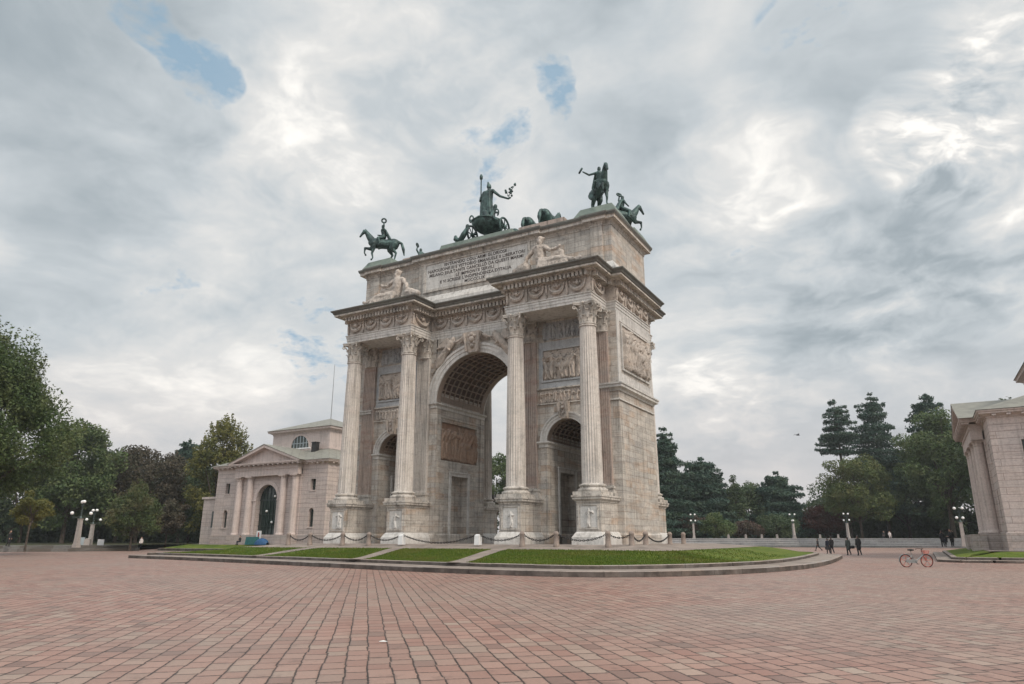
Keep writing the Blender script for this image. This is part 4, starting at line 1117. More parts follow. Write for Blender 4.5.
    sq2 = [(-UW,-UW),(UW,-UW),(UW,UW),(-UW,UW)]
    e2 = MB(); sweep(e2, sq2, [(0,15.75),(.05,15.75),(.05,15.9),(.3,16.05),(.55,16.1),(.55,16.28),(.66,16.36),(-.3,16.38)]); e2.build('eaves_cornice', M['casello_plain'], up)
    e3 = MB(); sweep(e3, sq2, [(.0,13.3),(.22,13.3),(.22,13.46),(.0,13.5)], cap_top=False, cap_bot=False); e3.build('base_course', M['casello_plain'], up)
    r2 = MB(); r2.add([(-UW-.72,-UW-.72,16.39),(UW+.72,-UW-.72,16.39),(UW+.72,UW+.72,16.39),(-UW-.72,UW+.72,16.39),(0,0,18.7)], [(0,3,2,1),(0,1,4),(1,2,4),(2,3,4),(3,0,4)])
    r2.build('upper_roof', M['roof'], r)
    fp = MB(); fp.tube([(0,0,18.6),(0,0,27.0)], [.06,.03], 8); fp.build('flagpole', M['silver'], r)
    for t, n in faces():
        hw = 1.8; k = 20
        def Q(u, d, z): return (t[0]*u+n[0]*(UW+d), t[1]*u+n[1]*(UW+d), z)
        lw = MB(); vs = [Q(-hw,.012,13.72), Q(hw,.012,13.72)]+[Q(hw*math.cos(PI*i/k), .012, 13.72+hw*math.sin(PI*i/k)) for i in range(k+1)]
        lw.add(vs, [tuple(range(len(vs)))]); l = lw.build('half_round_window', M['glass'], up)
        g = MB()
        for i in range(k):
            a, b = PI*i/k, PI*(i+1)/k
            q = [Q(rr*math.cos(x), d, 13.72+rr*math.sin(x)) for x in (a,b) for rr in (hw-.06, hw+.16) for d in (.0,.11)]; g.add(q, [(1,3,7,5),(2,3,7,6),(0,1,5,4)])
        g.build('frame', M['casello_plain'], l)
        g = MB()
        for u in (-1.2, -.6, 0, .6, 1.2):
            top = math.sqrt(hw*hw-u*u); p0 = Q(u-.05,.014,13.72); p1 = Q(u+.05,.06,13.72+top)
            g.box(p0[0], p1[0], p0[1], p1[1], 13.72, 13.72+top)
        p0 = Q(-1.65,.015,0); p1 = Q(1.65,.05,0); g.box(p0[0], p1[0], p0[1], p1[1], 14.35, 14.43)
        g.build('glazing_bars', M['board'], l)
        sl = MB(); p0 = Q(-2.1,.0,0); p1 = Q(2.1,.2,0); sl.box(p0[0], p1[0], p0[1], p1[1], 13.55, 13.715); sl.build('sill', M['white_paint'], l)
    cm = MB(); cm.box(3.6, 4.35, -6.9, -6.2, 12.4, 14.1); cm.box(3.55, 4.4, -6.95, -6.15, 14.1, 14.2)
    cm.build('roof_vent', M['iron'], r)
    # low side wing on the outer side
    sx = -mir; x0, x1 = sorted((sx*(CH+.002), sx*(CH+3.6)))
    wg = MB(); wg.box(x0, x1, -CH+.9, -CH+8, ZB-.6, 6.9); w = wg.build('side_wing', M['casello'], r)
    cp = MB(); cp.box(x0-.2*(sx<0), x1+.2*(sx>0), -CH+.7, -CH+8.2, 6.9, 7.2); cp.build('coping', M['casello_plain'], w)
    xw = sx*(CH+1.2); ww = MB(); ww.box(xw-.3, xw+.3, -CH+.86, -CH+.895, 3.0, 5.2); ww.build('window', M['glass'], w)
    return r
casello(-45.0, 30.2, 1, 'pink granite toll house left of the arch, pedimented with a tall arched glass doorway', True)
casello(45.0, 30.4, -1, 'pink granite toll house at the right edge of the photo, columned portico seen side on', True)
# ------------------------------------------------------------------ ground, kerbs, lawn, steps
def sheet(name, poly, z, mat, kind='structure'):
    m = MB(); m.add([(x, y, z) for x, y in poly], [tuple(range(len(poly)))])
    o = m.build(name, mat); o['kind'] = kind; return o
sheet('ground', [(-1500,-1500),(1500,-1500),(1500,1500),(-1500,1500)], -.03, M['park'])
sheet('piazza_paving', [(-95,-75),(95,-75),(110,40),(70,100),(33.4,98.5),(-13.5,86.5),(-50,79),(-92,60),(-105,20)], 0.0, M['paving'])

def smooth_poly(pts, it=2):
    for _ in range(it):
        q = []
        n = len(pts)
        for i in range(n):
            a = Vector(pts[i]); b = Vector(pts[(i+1) % n])
            if i in KEEP_: pass
            q += [tuple(a.lerp(b, .25)), tuple(a.lerp(b, .75))]
        pts = q
    return pts
KEEP_ = ()
OUT = [(-29.2,-8.4),(-27,-8.6),(-20,-9.7),(-12,-11.5),(-5,-13.1),(1,-14.5),(6,-15.8),(12,-16.7),(16.4,-16.6),(19.2,-14.4),(21.2,-11),(22.6,-7.2),(23.5,-2),(23.7,5),(23.4,14),(22.9,23),(21,28),(14,31),(0,32.5),(-14,32),(-23,29),(-28,22),(-30.5,12),(-31,2),(-30,-6)]
OUT = smooth_poly(OUT, 1)
def inset(poly, d): return offset_poly(poly, -d)
def resamp(poly, n):
    P = [Vector(p) for p in poly]; L = [0]
    for i in range(len(P)): L.append(L[-1]+(P[(i+1) % len(P)]-P[i]).length)
    out = []
    for k in range(n):
        t = L[-1]*k/n; i = max(j for j in range(len(P)) if L[j] <= t); a = P[i]; b = P[(i+1) % len(P)]; out.append(tuple(a.lerp(b, (t-L[i])/max(1e-6, (L[i+1]-L[i])))))
    return out
Z_O, Z_I, Z_T = .24, .25, .42
def kerb(name, poly, z0, z1, w=.34, chip=0):
    m = MB(); inn = inset(poly, w)
    n = len(poly)
    for i in range(n):
        a, b = Vector(poly[i]), Vector(poly[(i+1) % n]); c, d = Vector(inn[(i+1) % n]), Vector(inn[i]); L = (b-a).length; k = max(1, round(L/1.9))
        for j in range(k):
            t0, t1 = j/k+.004, (j+1)/k-.004; dz = random.uniform(-.006, .006); do = random.uniform(-.012, .012)
            nn = (b-a).normalized(); nn = Vector((nn.y, -nn.x))
            q = [a.lerp(b, t0)+nn*do, a.lerp(b, t1)+nn*do, d.lerp(c, t1), d.lerp(c, t0)]
            bv = .02
            vs = [(p.x, p.y, z0) for p in q]+[(p.x, p.y, z1-bv+dz) for p in q]+[(q[0].x-nn.x*bv, q[0].y-nn.y*bv, z1+dz), (q[1].x-nn.x*bv, q[1].y-nn.y*bv, z1+dz), (q[2].x, q[2].y, z1+dz), (q[3].x, q[3].y, z1+dz)]
            m.add(vs, [(0,1,5,4),(1,2,6,5),(2,3,7,6),(3,0,4,7),(4,5,9,8),(5,6,10,9),(6,7,11,10),(7,4,8,11),(8,9,10,11)])
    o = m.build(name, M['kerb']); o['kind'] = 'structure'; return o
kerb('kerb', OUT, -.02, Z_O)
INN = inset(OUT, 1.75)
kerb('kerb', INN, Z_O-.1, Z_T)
# walkway between the two kerbs
def ring(name, outer, inner, zo, zi, mat):
    m = MB(); n = len(outer)
    m.add([(x,y,zo) for x,y in outer]+[(x,y,zi) for x,y in inner], [(i, (i+1) % n, n+(i+1) % n, n+i) for i in range(n)])
    o = m.build(name, mat); o['kind'] = 'structure'; return o
ring('kerb_walk', inset(OUT, .30), inset(OUT, 1.85), Z_O-.008, Z_I, M['flag'])
# apron: flags round the arch; lawn rises to it from the inner kerb
LN = inset(OUT, 2.05)
AP0 = [(-17.5,-6.6),(17.0,-6.6),(17.0,19.0),(-17.5,19.0)]
def apron_ray(ang, c=(0,5.0)):
    dx, dy = math.cos(ang), math.sin(ang); best = 1e9
    for v, d, lo in ((17.0-c[0], dx, 1), (-17.5-c[0], dx, 1), (19.0-c[1], dy, 1), (-6.6-c[1], dy, 1)):
        if abs(d) > 1e-6 and v/d > 0: best = min(best, v/d)
    return best
def poly_ray(poly, ang, c=(0,5.0)):
    dx, dy = math.cos(ang), math.sin(ang); best = None
    for i in range(len(poly)):
        (ax, ay), (bx, by) = poly[i], poly[(i+1) % len(poly)]; ex, ey = bx-ax, by-ay; den = dx*ey-dy*ex
        if abs(den) < 1e-9: continue
        t = ((ax-c[0])*ey-(ay-c[1])*ex)/den; u = ((ax-c[0])*dy-(ay-c[1])*dx)/den
        if t > 0 and -1e-6 <= u <= 1+1e-6: best = t if best is None else max(best, t)
    return best
Z_AP = .92
def lawn_z(x, y):
    a = math.atan2(y-5.0, x); r = math.hypot(x, y-5.0); r0 = apron_ray(a); r1 = poly_ray(LN, a)
    t = min(1, max(0, (r-r0)/(r1-r0))); e = 1-t
    return (Z_T-.03)+(Z_AP-Z_T+.03)*(e*e*(3-2*e)*.5+e*.5)
m = MB(); NA, NR = 240, 14
for i in range(NA):
    a = 2*PI*i/NA; r0 = apron_ray(a); r1 = poly_ray(LN, a)
    for j in range(NR+1):
        r = r0+(r1-r0)*j/NR; x, y = r*math.cos(a), 5+r*math.sin(a); m.v.append((x, y, lawn_z(x*.9999, 5+(y-5)*.9999)+ (mnoise.noise(Vector((x*.35, y*.35, 0)))*.03 if 0 < j < NR else 0)))
for i in range(NA):
    for j in range(NR): m.f.append((i*(NR+1)+j, i*(NR+1)+j+1, ((i+1) % NA)*(NR+1)+j+1, ((i+1) % NA)*(NR+1)+j))
lawn = m.build('lawn', M['lawn'], None, 60); lawn['kind'] = 'structure'
m = MB()   # apron, falling a little from the arch to the lawn
A = [(-17.5,-6.6),(17.0,-6.6),(17.0,19.0),(-17.5,19.0)]; B = [(-14.5,-4.6),(14.5,-4.6),(14.5,15),(-14.5,15)]; Cc = [(-14,-4.0),(14,-4.0),(14,14.5),(-14,14.5)]
m.add([(x,y,Z_AP+.012) for x,y in A]+[(x,y,ARZ-.04) for x,y in B]+[(x,y,ARZ+.004) for x,y in Cc], [(i,(i+1)%4,4+(i+1)%4,4+i) for i in range(4)]+[(4+i,4+(i+1)%4,8+(i+1)%4,8+i) for i in range(4)]+[(8,9,10,11)])
o = m.build('arch_apron', M['flag']); o['kind'] = 'structure'
# paths across the lawn
def lawn_path(p0, p1, w):
    m = MB(); a, b = Vector(p0), Vector(p1); t = (b-a).normalized(); n = Vector((-t.y, t.x)); k = 16
    for i in range(k+1):
        p = a.lerp(b, i/k)
        for s in (-1, 1): q = p+n*s*w/2; m.v.append((q.x, q.y, lawn_z(q.x, q.y)+.035))
    m.f = [(2*i, 2*i+1, 2*i+3, 2*i+2) for i in range(k)]
    o = m.build('lawn_path', M['flag']); o['kind'] = 'structure'
lawn_path((8.3,-14.5), (6.3,-6.4), 1.05); lawn_path((-.1,-12.8), (-1.7,-6.4), 1.05); lawn_path((-12.3,-9.6), (-8.9,-6.4), 1.05)
# grass blades over the near lawn
def grass_field():
    random.seed(11); m = MB(); n = 0
    while n < 52000:
        x = random.uniform(-27, 21); y = random.uniform(-15.5, -5.8) if random.random() < .86 else random.uniform(-8, 6)
        a = math.atan2(y-5, x); r = math.hypot(x, y-5)
        if r < apron_ray(a)+.02 or r > poly_ray(LN, a)-.06: continue
        skip = False
        for (p0, p1) in (((8.3,-14.5),(6.3,-6.4)), ((-.1,-12.8),(-1.7,-6.4)), ((-12.3,-9.6),(-8.9,-6.4))):
            t = (y-p0[1])/(p1[1]-p0[1]); xc = p0[0]+(p1[0]-p0[0])*t
            if abs(x-xc) < .54 and -.1 < t < 1.1: skip = True
        if skip: continue
        z = lawn_z(x, y); h = random.uniform(.03, .10); w = random.uniform(.02, .05); b = random.uniform(0, PI); dx, dy = math.cos(b)*w, math.sin(b)*w
        lx, ly = random.uniform(-.03,.03), random.uniform(-.03,.03)
        i = len(m.v); m.v += [(x-dx,y-dy,z-.02),(x+dx,y+dy,z-.02),(x+lx,y+ly,z+h)]; m.f.append((i,i+1,i+2)); n += 1
    me = bpy.data.meshes.new('grass'); me.from_pydata(m.v, [], m.f)
    T = leaf('grass_blades', (.06,.115,.012), (.13,.175,.026), (.15,.15,.035), .3)
    o = mkobj('grass', me, T); tag(o, 'short green grass growing on the raised lawn in front of the arch', 'grass', kind='stuff')
grass_field()

# islands under the toll houses
def isle(cx, cy, sx):
    P = [(cx-sx*15.3, cy-16.2), (cx-sx*14.0,cy-17.5), (cx+sx*16.5,cy-17.5), (cx+sx*16.5,cy+15), (cx-sx*15.3,cy+15)]
    if sx < 0: P = P[::-1]
    k = kerb('kerb', P, -.02, .17); Q = inset(P, .9); kerb('kerb', Q, .08, .34)
    ring('kerb_walk', inset(P, .3), inset(P, 1.0), .165, .17, M['flag'])
    G = inset(P, 1.2); H = inset(P, 3.4); ring('lawn', G, H, .33, .70, M['lawn'])
    H2 = inset(P, 3.35); sheet('stone_apron', H2, .706, M['flag'])
isle(45.0, 30.4, 1)
P = [(-60.5,15.5),(-33,15.0),(-29.5,17.5),(-29.5,46),(-60.5,46)]
kerb('kerb', P, -.02, .32); G = inset(P, .3); ring('lawn', G, inset(G, 2.4), .30, .78, M['lawn']); sheet('stone_apron', inset(G, 2.35), .786, M['flag'])
# pale path between the left lawn and the arch lawn
sheet('grit_path', [(-60,12.9),(-31,13),(-29,15),(-62,15.3),(-62,50),(-69,50),(-66,24)], .006, M['grit'])

# long flight of grey steps closing the square
SP = [(-92,62),(-50,80),(-13.9,86.0),(9,97.5),(33,97.5),(60,94),(90,86)]
def run_steps(pts, n, rise, tread, name):
    m = MB(); P = [Vector(p) for p in pts]
    def off(d):
        out = []
        for i, p in enumerate(P):
            a = P[max(0,i-1)]; b = P[min(len(P)-1,i+1)]; t = (b-a).normalized(); out.append(p+Vector((-t.y, t.x))*d)
        return out
    prof = []; 
    for k in range(n): prof += [(k*tread, k*rise), (k*tread, (k+1)*rise-.13), (k*tread-.14, (k+1)*rise-.12), (k*tread-.14, (k+1)*rise)]
    prof.append((n*tread+9, n*rise))
    rows = [[(q.x, q.y, z) for q in off(d)] for d, z in prof]; N = len(P)
    m.add([v for r_ in rows for v in r_], [(i*N+j, i*N+j+1, (i+1)*N+j+1, (i+1)*N+j) for i in range(len(prof)-1) for j in range(N-1)])
    o = m.build(name, M['steps']); o['kind'] = 'structure'; return off
off = run_steps(SP, 4, .39, .9, 'steps')
A_ = off(12); m = MB(); B_ = [(p.x*1.0+0, p.y+260) for p in A_]
m.add([(p.x, p.y, 1.54) for p in A_]+[(x*3, y, 1.54) for x, y in B_], [(i, i+1, len(A_)+i+1, len(A_)+i) for i in range(len(A_)-1)])
o = m.build('park_terrace', M['park']); o['kind'] = 'structure'
# low terrace on the left
TL = [(-60.2,12.8),(-61.0,8.5),(-64.0,2.5),(-70.0,-5.0),(-80.0,-14.0),(-96,-24)]
def tl_steps():
    m = MB(); P = [Vector(p) for p in TL]
    def off(d):
        out = []
        for i, p in enumerate(P):
            a = P[max(0,i-1)]; b = P[min(len(P)-1,i+1)]; t = (b-a).normalized(); out.append(p-Vector((-t.y, t.x))*d)
        return out
    prof = [(0,-.02),(0,.36),(.7,.37),(.7,.72),(3.5,.74),(140,.9)]
    rows = [[(q.x, q.y, z) for q in off(d)] for d, z in prof]; N = len(P)
    m.add([v for r_ in rows[:5] for v in r_], [(i*N+j, (i+1)*N+j, (i+1)*N+j+1, i*N+j+1) for i in range(4) for j in range(N-1)])
    o = m.build('terrace_steps', M['terrace_stone']); o['kind'] = 'structure'
    # end cheek
    c = MB(); e = [r_[0] for r_ in rows[:5]]
    for i in range(4):
        if abs(e[i][0]-e[i+1][0])+abs(e[i][1]-e[i+1][1]) > .01: c.add([e[i], e[i+1], (e[i+1][0], e[i+1][1], -.02), (e[i][0], e[i][1], -.02)], [(0,1,2,3)])
    c.build('terrace_end', M['terrace_stone'])['kind'] = 'structure'
    g = MB(); r4 = rows[4]; g.add([(x,y,z) for x,y,z in r4]+[(-260,-140,.70),(-260,120,.70),(-80,60,.70),(-71,24,.70)], [tuple(range(N))+(N,N+1,N+2,N+3)]); g.build('park_terrace', M['park'])['kind'] = 'structure'
tl_steps()
# ------------------------------------------------------------------ trees
def quads_mesh(name, P, A, B):
    """leaf quads: centres P, half-axes A and B (n,3)"""
    n = len(P); V = np.empty((n, 4, 3), np.float32)
    V[:,0] = P-A*.45-B*.5; V[:,1] = P+A*.15-B*.62; V[:,2] = P+A; V[:,3] = P-A*.1+B*.62
    me = bpy.data.meshes.new(name); me.vertices.add(n*4); me.loops.add(n*4); me.polygons.add(n)
    me.vertices.foreach_set('co', V.ravel()); me.loops.foreach_set('vertex_index', np.arange(n*4, dtype=np.int32))
    me.polygons.foreach_set('loop_start', np.arange(0, n*4, 4, dtype=np.int32)); me.polygons.foreach_set('loop_total', np.full(n, 4, np.int32))
    me.update(calc_edges=True); return me
def rdir(rng, n):
    v = rng.normal(size=(n,3)); return v/np.linalg.norm(v, axis=1, keepdims=True)
def leaves_at(rng, P, out, size, up=.3):
    """random leaf frames that loosely face outwards"""
    n = len(P); N = out*.7+rdir(rng, n)*.9; N[:,2] += up; N /= np.linalg.norm(N, axis=1, keepdims=True)
    A = np.cross(N, rdir(rng, n)); A /= np.linalg.norm(A, axis=1, keepdims=True)+1e-6; B = np.cross(N, A)
    s = size*rng.uniform(.6, 1.3, (n,1)); return A*s, B*s*.62
def crown_broad(rng, w, z0, z1, nclump, nleaf, size, lobes=.28, shoots=0.0, flat=.8, top=1.0, clr=.12):
    H = z1-z0; C = []; Rr = []
    ph = rng.uniform(0, 6.28, 6); fr = rng.randint(2, 5, 6)
    while len(C) < nclump:
        d = rdir(rng, 1)[0]; az = math.atan2(d[1], d[0]); 
        lob = 1+lobes*(.5*math.sin(fr[0]*az+ph[0]+2*d[2])+.5*math.sin(fr[1]*az+ph[1]-3*d[2])+.4*math.sin(5*d[2]+ph[2]))
        rad = rng.uniform(.35, 1.0)**.6*lob
        x, y, z = d*rad
        taper = 1.0-(1-1/top if top > 1 else 0)*max(0, z)
        if top < 1: taper = 1-(1-top)*max(0,z)
        if z < -.55 and rng.rand() < .5: continue
        C.append((x*w/2*.86*taper, y*w/2*.86*taper, z0+H*(.5+z*.46))); Rr.append(w*clr*rng.uniform(.7, 1.35))
    C = np.array(C); Rr = np.array(Rr); mid = np.array([0, 0, z0+H*.42])
    wt = Rr**2; idx = rng.choice(len(C), nleaf, p=wt/wt.sum()); d = rdir(rng, nleaf)
    rr = rng.uniform(.25, 1.0, nleaf)**.5*Rr[idx]
    # break each clump up into twigs
    P = C[idx]+d*rr[:,None]*np.array([1,1,flat])
    out = d.copy()
    if shoots:   # leaves strung on short shoots that point up and out
        ns = nleaf//14; base = C[rng.choice(len(C), ns)]+rdir(rng, ns)*(w*clr*.9); o = base-mid; o /= np.linalg.norm(o, axis=1, keepdims=True); o[:,2] += .7; o /= np.linalg.norm(o, axis=1, keepdims=True)
        k = rng.choice(ns, nleaf); t = rng.uniform(0, shoots, nleaf); P2 = base[k]+o[k]*t[:,None]+rdir(rng, nleaf)*(.16*(1.15-t/shoots))[:,None]
        sel = rng.rand(nleaf) < .6; P[sel] = P2[sel]
    P += rng.normal(size=P.shape)*size*.3
    A, B = leaves_at(rng, P, out, size)
    return C, P, A, B
def crown_tiers(rng, w, z0, z1, tiers, nleaf, size, plate=.5, droop=.1, gap=.0, taper=1.0):
    """cedar or spruce: boughs set in level tiers round the stem"""
    Ps = []; boughs = []
    for i in range(tiers):
        t = i/(tiers-1); z = z0+(z1-z0)*t+rng.uniform(-.3,.3)
        rad = w/2*((1-t)**taper*.92+.10)*rng.uniform(.75, 1.1); nb = max(3, int(3+6*(1-t))) 
        a0 = rng.uniform(0, 6.28)
        for b in range(nb):
            if rng.rand() < gap: continue
            a = a0+2*PI*b/nb+rng.uniform(-.3,.3); L = rad*rng.uniform(.65, 1.1)
            tip = np.array([math.cos(a)*L, math.sin(a)*L, z-L*droop+rng.uniform(-.1,.25)*L*.3]); boughs.append((z, tip)); Ps.append((z, tip, L))
    tot = sum(p[2] for p in Ps); P = []; O = []
    for z, tip, L in Ps:
        n = int(nleaf*L/tot)
        t = rng.uniform(.15, 1, n)**.75; base = np.array([0,0,z]); q = base+(tip-base)*t[:,None]
        side = np.array([-tip[1], tip[0], 0])/max(L,1e-3); wd = plate*L*.42*np.sin(PI*np.clip(t*.85+.1,0,1))
        q = q+side*(rng.uniform(-1,1,n)*wd)[:,None]; q[:,2] += rng.normal(size=n)*size*.55+.10*L*np.sin(t*6+z)*.4; P.append(q)
        o = np.zeros((n,3)); o[:,2] = .5; O.append(o)
    P = np.concatenate(P); O = np.concatenate(O); A, B = leaves_at(rng, P, O, size, .5)
    return boughs, P, A, B
TREE_N = 0
def tree(name, x, y, z, h, w, kind, leafm, label, n=11000, size=.33, trunk=.22, seed=0, bark='bark', cat='tree', group=None, **k):
    rng = np.random.RandomState(seed+101); r = empty(name, (x, y, z), label, cat, group or 'trees round the square', 0)
    if kind == 'broad':
        z0 = h*trunk; C, P, A, B = crown_broad(rng, w, z0, h, k.get('nclump', 60), n, size, k.get('lobes', .28), k.get('shoots', 0), k.get('flat', .8), k.get('top', 1.0), k.get('clr', .12))
        tb = MB(); r0 = max(.1, h*.017)
        fork = h*(trunk+.12); tb.tube([(0,0,-.3),(0,0,.3),(.02*w*.1,0,fork*.6),(0,.05,fork),(.1,0,h*.62)], [r0*1.5, r0*1.1, r0*.9, r0*.8, r0*.25], 8)
        for i in rng.choice(len(C), min(len(C), 16), replace=False):
            c = C[i]; s = np.array([0,0,fork*rng.uniform(.75,1.25)]); md = s*.45+c*.55; md[2] += .03*h; tb.tube([tuple(s), tuple(md), tuple(c)], [r0*.5, r0*.28, r0*.08], 5)
    else:
        z0 = h*trunk; boughs, P, A, B = crown_tiers(rng, w, z0, h*.985, k.get('tiers', 12), n, size, k.get('plate', .6), k.get('droop', .08), k.get('gap', .0), k.get('taper', 1.0))
        cn = k.get('core', 0)
        if cn:
            m_ = int(n*cn); t = rng.uniform(0, 1, m_); zz = z0+(h*.93-z0)*t; rr = w/2*((1-t)**k.get('taper', 1.0)*.62+.05)*np.sqrt(rng.rand(m_))*(1+.25*np.sin(zz*2.1)); aa = rng.uniform(0, 6.28, m_)
            P2 = np.stack([rr*np.cos(aa), rr*np.sin(aa), zz], 1); O2 = P2*np.array([1,1,0])/np.maximum(rr,.1)[:,None]; A2, B2 = leaves_at(rng, P2, O2, size); P = np.concatenate([P,P2]); A = np.concatenate([A,A2]); B = np.concatenate([B,B2])
        tb = MB(); r0 = max(.1, h*.013); lean = k.get('lean', 0)
        tb.tube([(0,0,-.3),(0,0,.4),(0,0,h*.5),(0,0,h*.97)], [r0*1.4, r0*1.1, r0*.75, r0*.15], 8)
        for z_, tip in boughs: tb.tube([(0,0,z_), (tip[0]*.5, tip[1]*.5, (z_+tip[2])/2+.05), tuple(tip)], [r0*.28, r0*.16, r0*.05], 4)
    mkobj('crown', quads_mesh('crown', P, A, B), M[leafm], r)
    tb.build('trunk', M[bark], r, 60)
    return r
T_ = tree
# left of the arch
tree('maple_tree', -44.0, -14.6, .6, 19.4, 12.6, 'broad', 'leaf_green', 'large feathery maple cut by the left edge of the photo', 95000, .18, .12, 1, nclump=130, shoots=1.3, lobes=.26, top=.6, clr=.115)
tree('maple_tree', -53.5, -13.5, .6, 10.5, 7.5, 'broad', 'leaf_maple', 'lower olive maple behind the large left hand maple, at the left edge', 26000, .2, .12, 2, nclump=70, shoots=1.1, clr=.12)
tree('broadleaf_tree', -93.7, 20.7, .6, 20.2, 17.0, 'broad', 'leaf_green', 'big rounded mid green tree standing behind the stone globe lamps', 24000, .36, .12, 3, nclump=90, lobes=.2, clr=.11)
tree('broadleaf_tree', -93.0, 32.9, .6, 18.0, 18.0, 'broad', 'leaf_brown', 'wide brown autumn tree behind the small green tree', 22000, .36, .12, 4, nclump=85, lobes=.18, clr=.11)
tree('young_tree', -59.0, 10.7, .4, 7.7, 7.3, 'broad', 'leaf_maple', 'small round green tree with yellowing top left of the pink toll house', 14000, .19, .13, 5, nclump=60, shoots=.6, lobes=.15, top=.55, clr=.12)
tree('pine_tree', -106.1, 50.5, .6, 21.5, 10.0, 'tiers', 'needle', 'dark umbrella pine rising between the brown and the yellow tree', 14000, .36, .5, 6, tiers=10, taper=.3, plate=1.1, core=.6)
tree('broadleaf_tree', -78.3, 37.6, .6, 21.5, 11.5, 'broad', 'leaf_yellow', 'tall yellow green tree directly behind the left toll house', 20000, .32, .10, 7, nclump=80, shoots=1.0, lobes=.25, top=.6, clr=.11)
tree('broadleaf_tree', -66.8, 41.5, .6, 14.5, 9.5, 'broad', 'leaf_yellow', 'lower yellow green tree touching the left side of the pink toll house', 12000, .3, .10, 8, nclump=50, shoots=.8)
tree('young_tree', -55.4, -3.4, .5, 6.0, 4.6, 'broad', 'leaf_yellow', 'thin young tree with light yellow crown below the left maple', 6000, .16, .36, 9, nclump=30, bark='bark_pale', lobes=.3)
tree('young_tree', -71.6, 24.2, .5, 6.4, 6.5, 'broad', 'leaf_brown', 'small brown tree right of the small round green tree', 7000, .24, .2, 10, nclump=36)
tree('broadleaf_tree', -120.0, 27.0, .6, 18.5, 20.0, 'broad', 'leaf_dark', 'dark green tree behind the left maple', 14000, .45, .06, 11)
tree('broadleaf_tree', -117.4, 44.0, .6, 20.0, 20.0, 'broad', 'leaf_dark', 'dark tree in the gap between the big green and the brown tree', 14000, .45, .06, 12)
tree('broadleaf_tree', -98.0, 47.0, .6, 15.5, 17.0, 'broad', 'leaf_dark', 'dark low tree below the umbrella pine', 12000, .42, .05, 13)
tree('broadleaf_tree', -86.0, 46.0, .6, 12.0, 14.0, 'broad', 'leaf_dark', 'dark low tree behind the yellow green tree', 10000, .42, .04, 14)
# seen through the arch
tree('broadleaf_tree', -53.6, 92.0, 1.5, 21.5, 11.0, 'broad', 'leaf_green', 'green tree seen through the great central arch', 10000, .36, .12, 15, lobes=.35)
tree('broadleaf_tree', -50.5, 101.0, 1.5, 17.0, 13.0, 'broad', 'leaf_dark', 'dark tree seen low down through the great central arch', 10000, .4, .06, 16)
tree('broadleaf_tree', -62.0, 93.0, 1.5, 18.0, 14.0, 'broad', 'leaf_dark', 'dark green tree hidden behind the piers of the arch', 9000, .4, .06, 17)
# right of the arch
tree('cedar_tree', -16.0, 98.3, 1.5, 22.5, 17.0, 'tiers', 'needle', 'tall dark cedar rising straight beside the right flank of the arch', 30000, .34, .06, 18, tiers=24, plate=1.2, taper=.7, gap=.1, core=.5)
tree('cedar_tree', -11.8, 110.7, 1.5, 17.4, 21.0, 'tiers', 'needle', 'second dark cedar, lower, just right of the tall one', 28000, .38, .04, 19, tiers=20, plate=1.3, taper=.45, core=.6)
tree('broadleaf_tree', -4.5, 121.0, 1.5, 12.4, 17.0, 'broad', 'leaf_dark', 'dull green spreading tree left of the narrow poplar', 14000, .4, .05, 20, lobes=.2)
tree('poplar_tree', -4.5, 108.8, 1.5, 13.0, 3.8, 'broad', 'leaf_dark', 'narrow upright poplar right of the dark cedars', 7000, .26, .05, 21, nclump=40, lobes=.1, top=.4, clr=.24)
tree('cedar_tree', 2.5, 118.6, 1.5, 14.0, 16.5, 'tiers', 'needle', 'flat topped cedar in the middle of the dip in the tree line', 24000, .36, .08, 22, tiers=15, plate=1.2, taper=.4, gap=.15, core=.5)
tree('broadleaf_tree', 10.5, 150.0, 1.5, 11.5, 20.0, 'broad', 'leaf_dark', 'low far tree in the dip beside the yellowing tree', 10000, .5, .04, 23)
tree('round_bush', -6.2, 97.5, 1.5, 4.6, 7.4, 'broad', 'leaf_green', 'clipped round green bush right of the nearest pillar lamp beyond the lawn', 9000, .22, .03, 24, nclump=60, lobes=.06, cat='bush', group='bushes on the terrace')
tree('round_bush', -11.4, 97.0, 1.5, 4.8, 7.0, 'broad', 'leaf_pink', 'dull pinkish bush left of the clipped round bush', 7000, .24, .03, 25, cat='bush', group='bushes on the terrace')
tree('round_bush', -1.5, 103.0, 1.5, 3.6, 7.2, 'broad', 'leaf_pink', 'low greyish bush between two green bushes beyond the steps', 7000, .24, .03, 26, cat='bush', group='bushes on the terrace')
tree('round_bush', 3.4, 107.0, 1.5, 4.6, 8.5, 'broad', 'leaf_dark', 'dark green bush left of the middle pillar lamp', 8000, .24, .03, 27, lobes=.1, cat='bush', group='bushes on the terrace')
tree('small_tree', 11.5, 119.0, 1.5, 7.2, 11.0, 'broad', 'leaf_red', 'dark red leaved small tree left of the large yellowing tree', 10000, .24, .05, 28, lobes=.15)
tree('pine_tree', 15.4, 127.0, 1.5, 31.0, 9.5, 'tiers', 'needle', 'slender pine with a bare leaning stem, leftmost of the tall right group', 12000, .30, .60, 29, tiers=16, taper=.3, plate=1.3, gap=.35, core=.12, droop=-.05, bark='bark_pale')
tree('conifer_tree', 22.6, 135.7, 1.5, 33.0, 16.5, 'tiers', 'needle', 'tall open blue green conifer right of the slender pine', 30000, .34, .16, 30, tiers=30, taper=.4, plate=1.4, gap=.35, core=.3, droop=-.03)
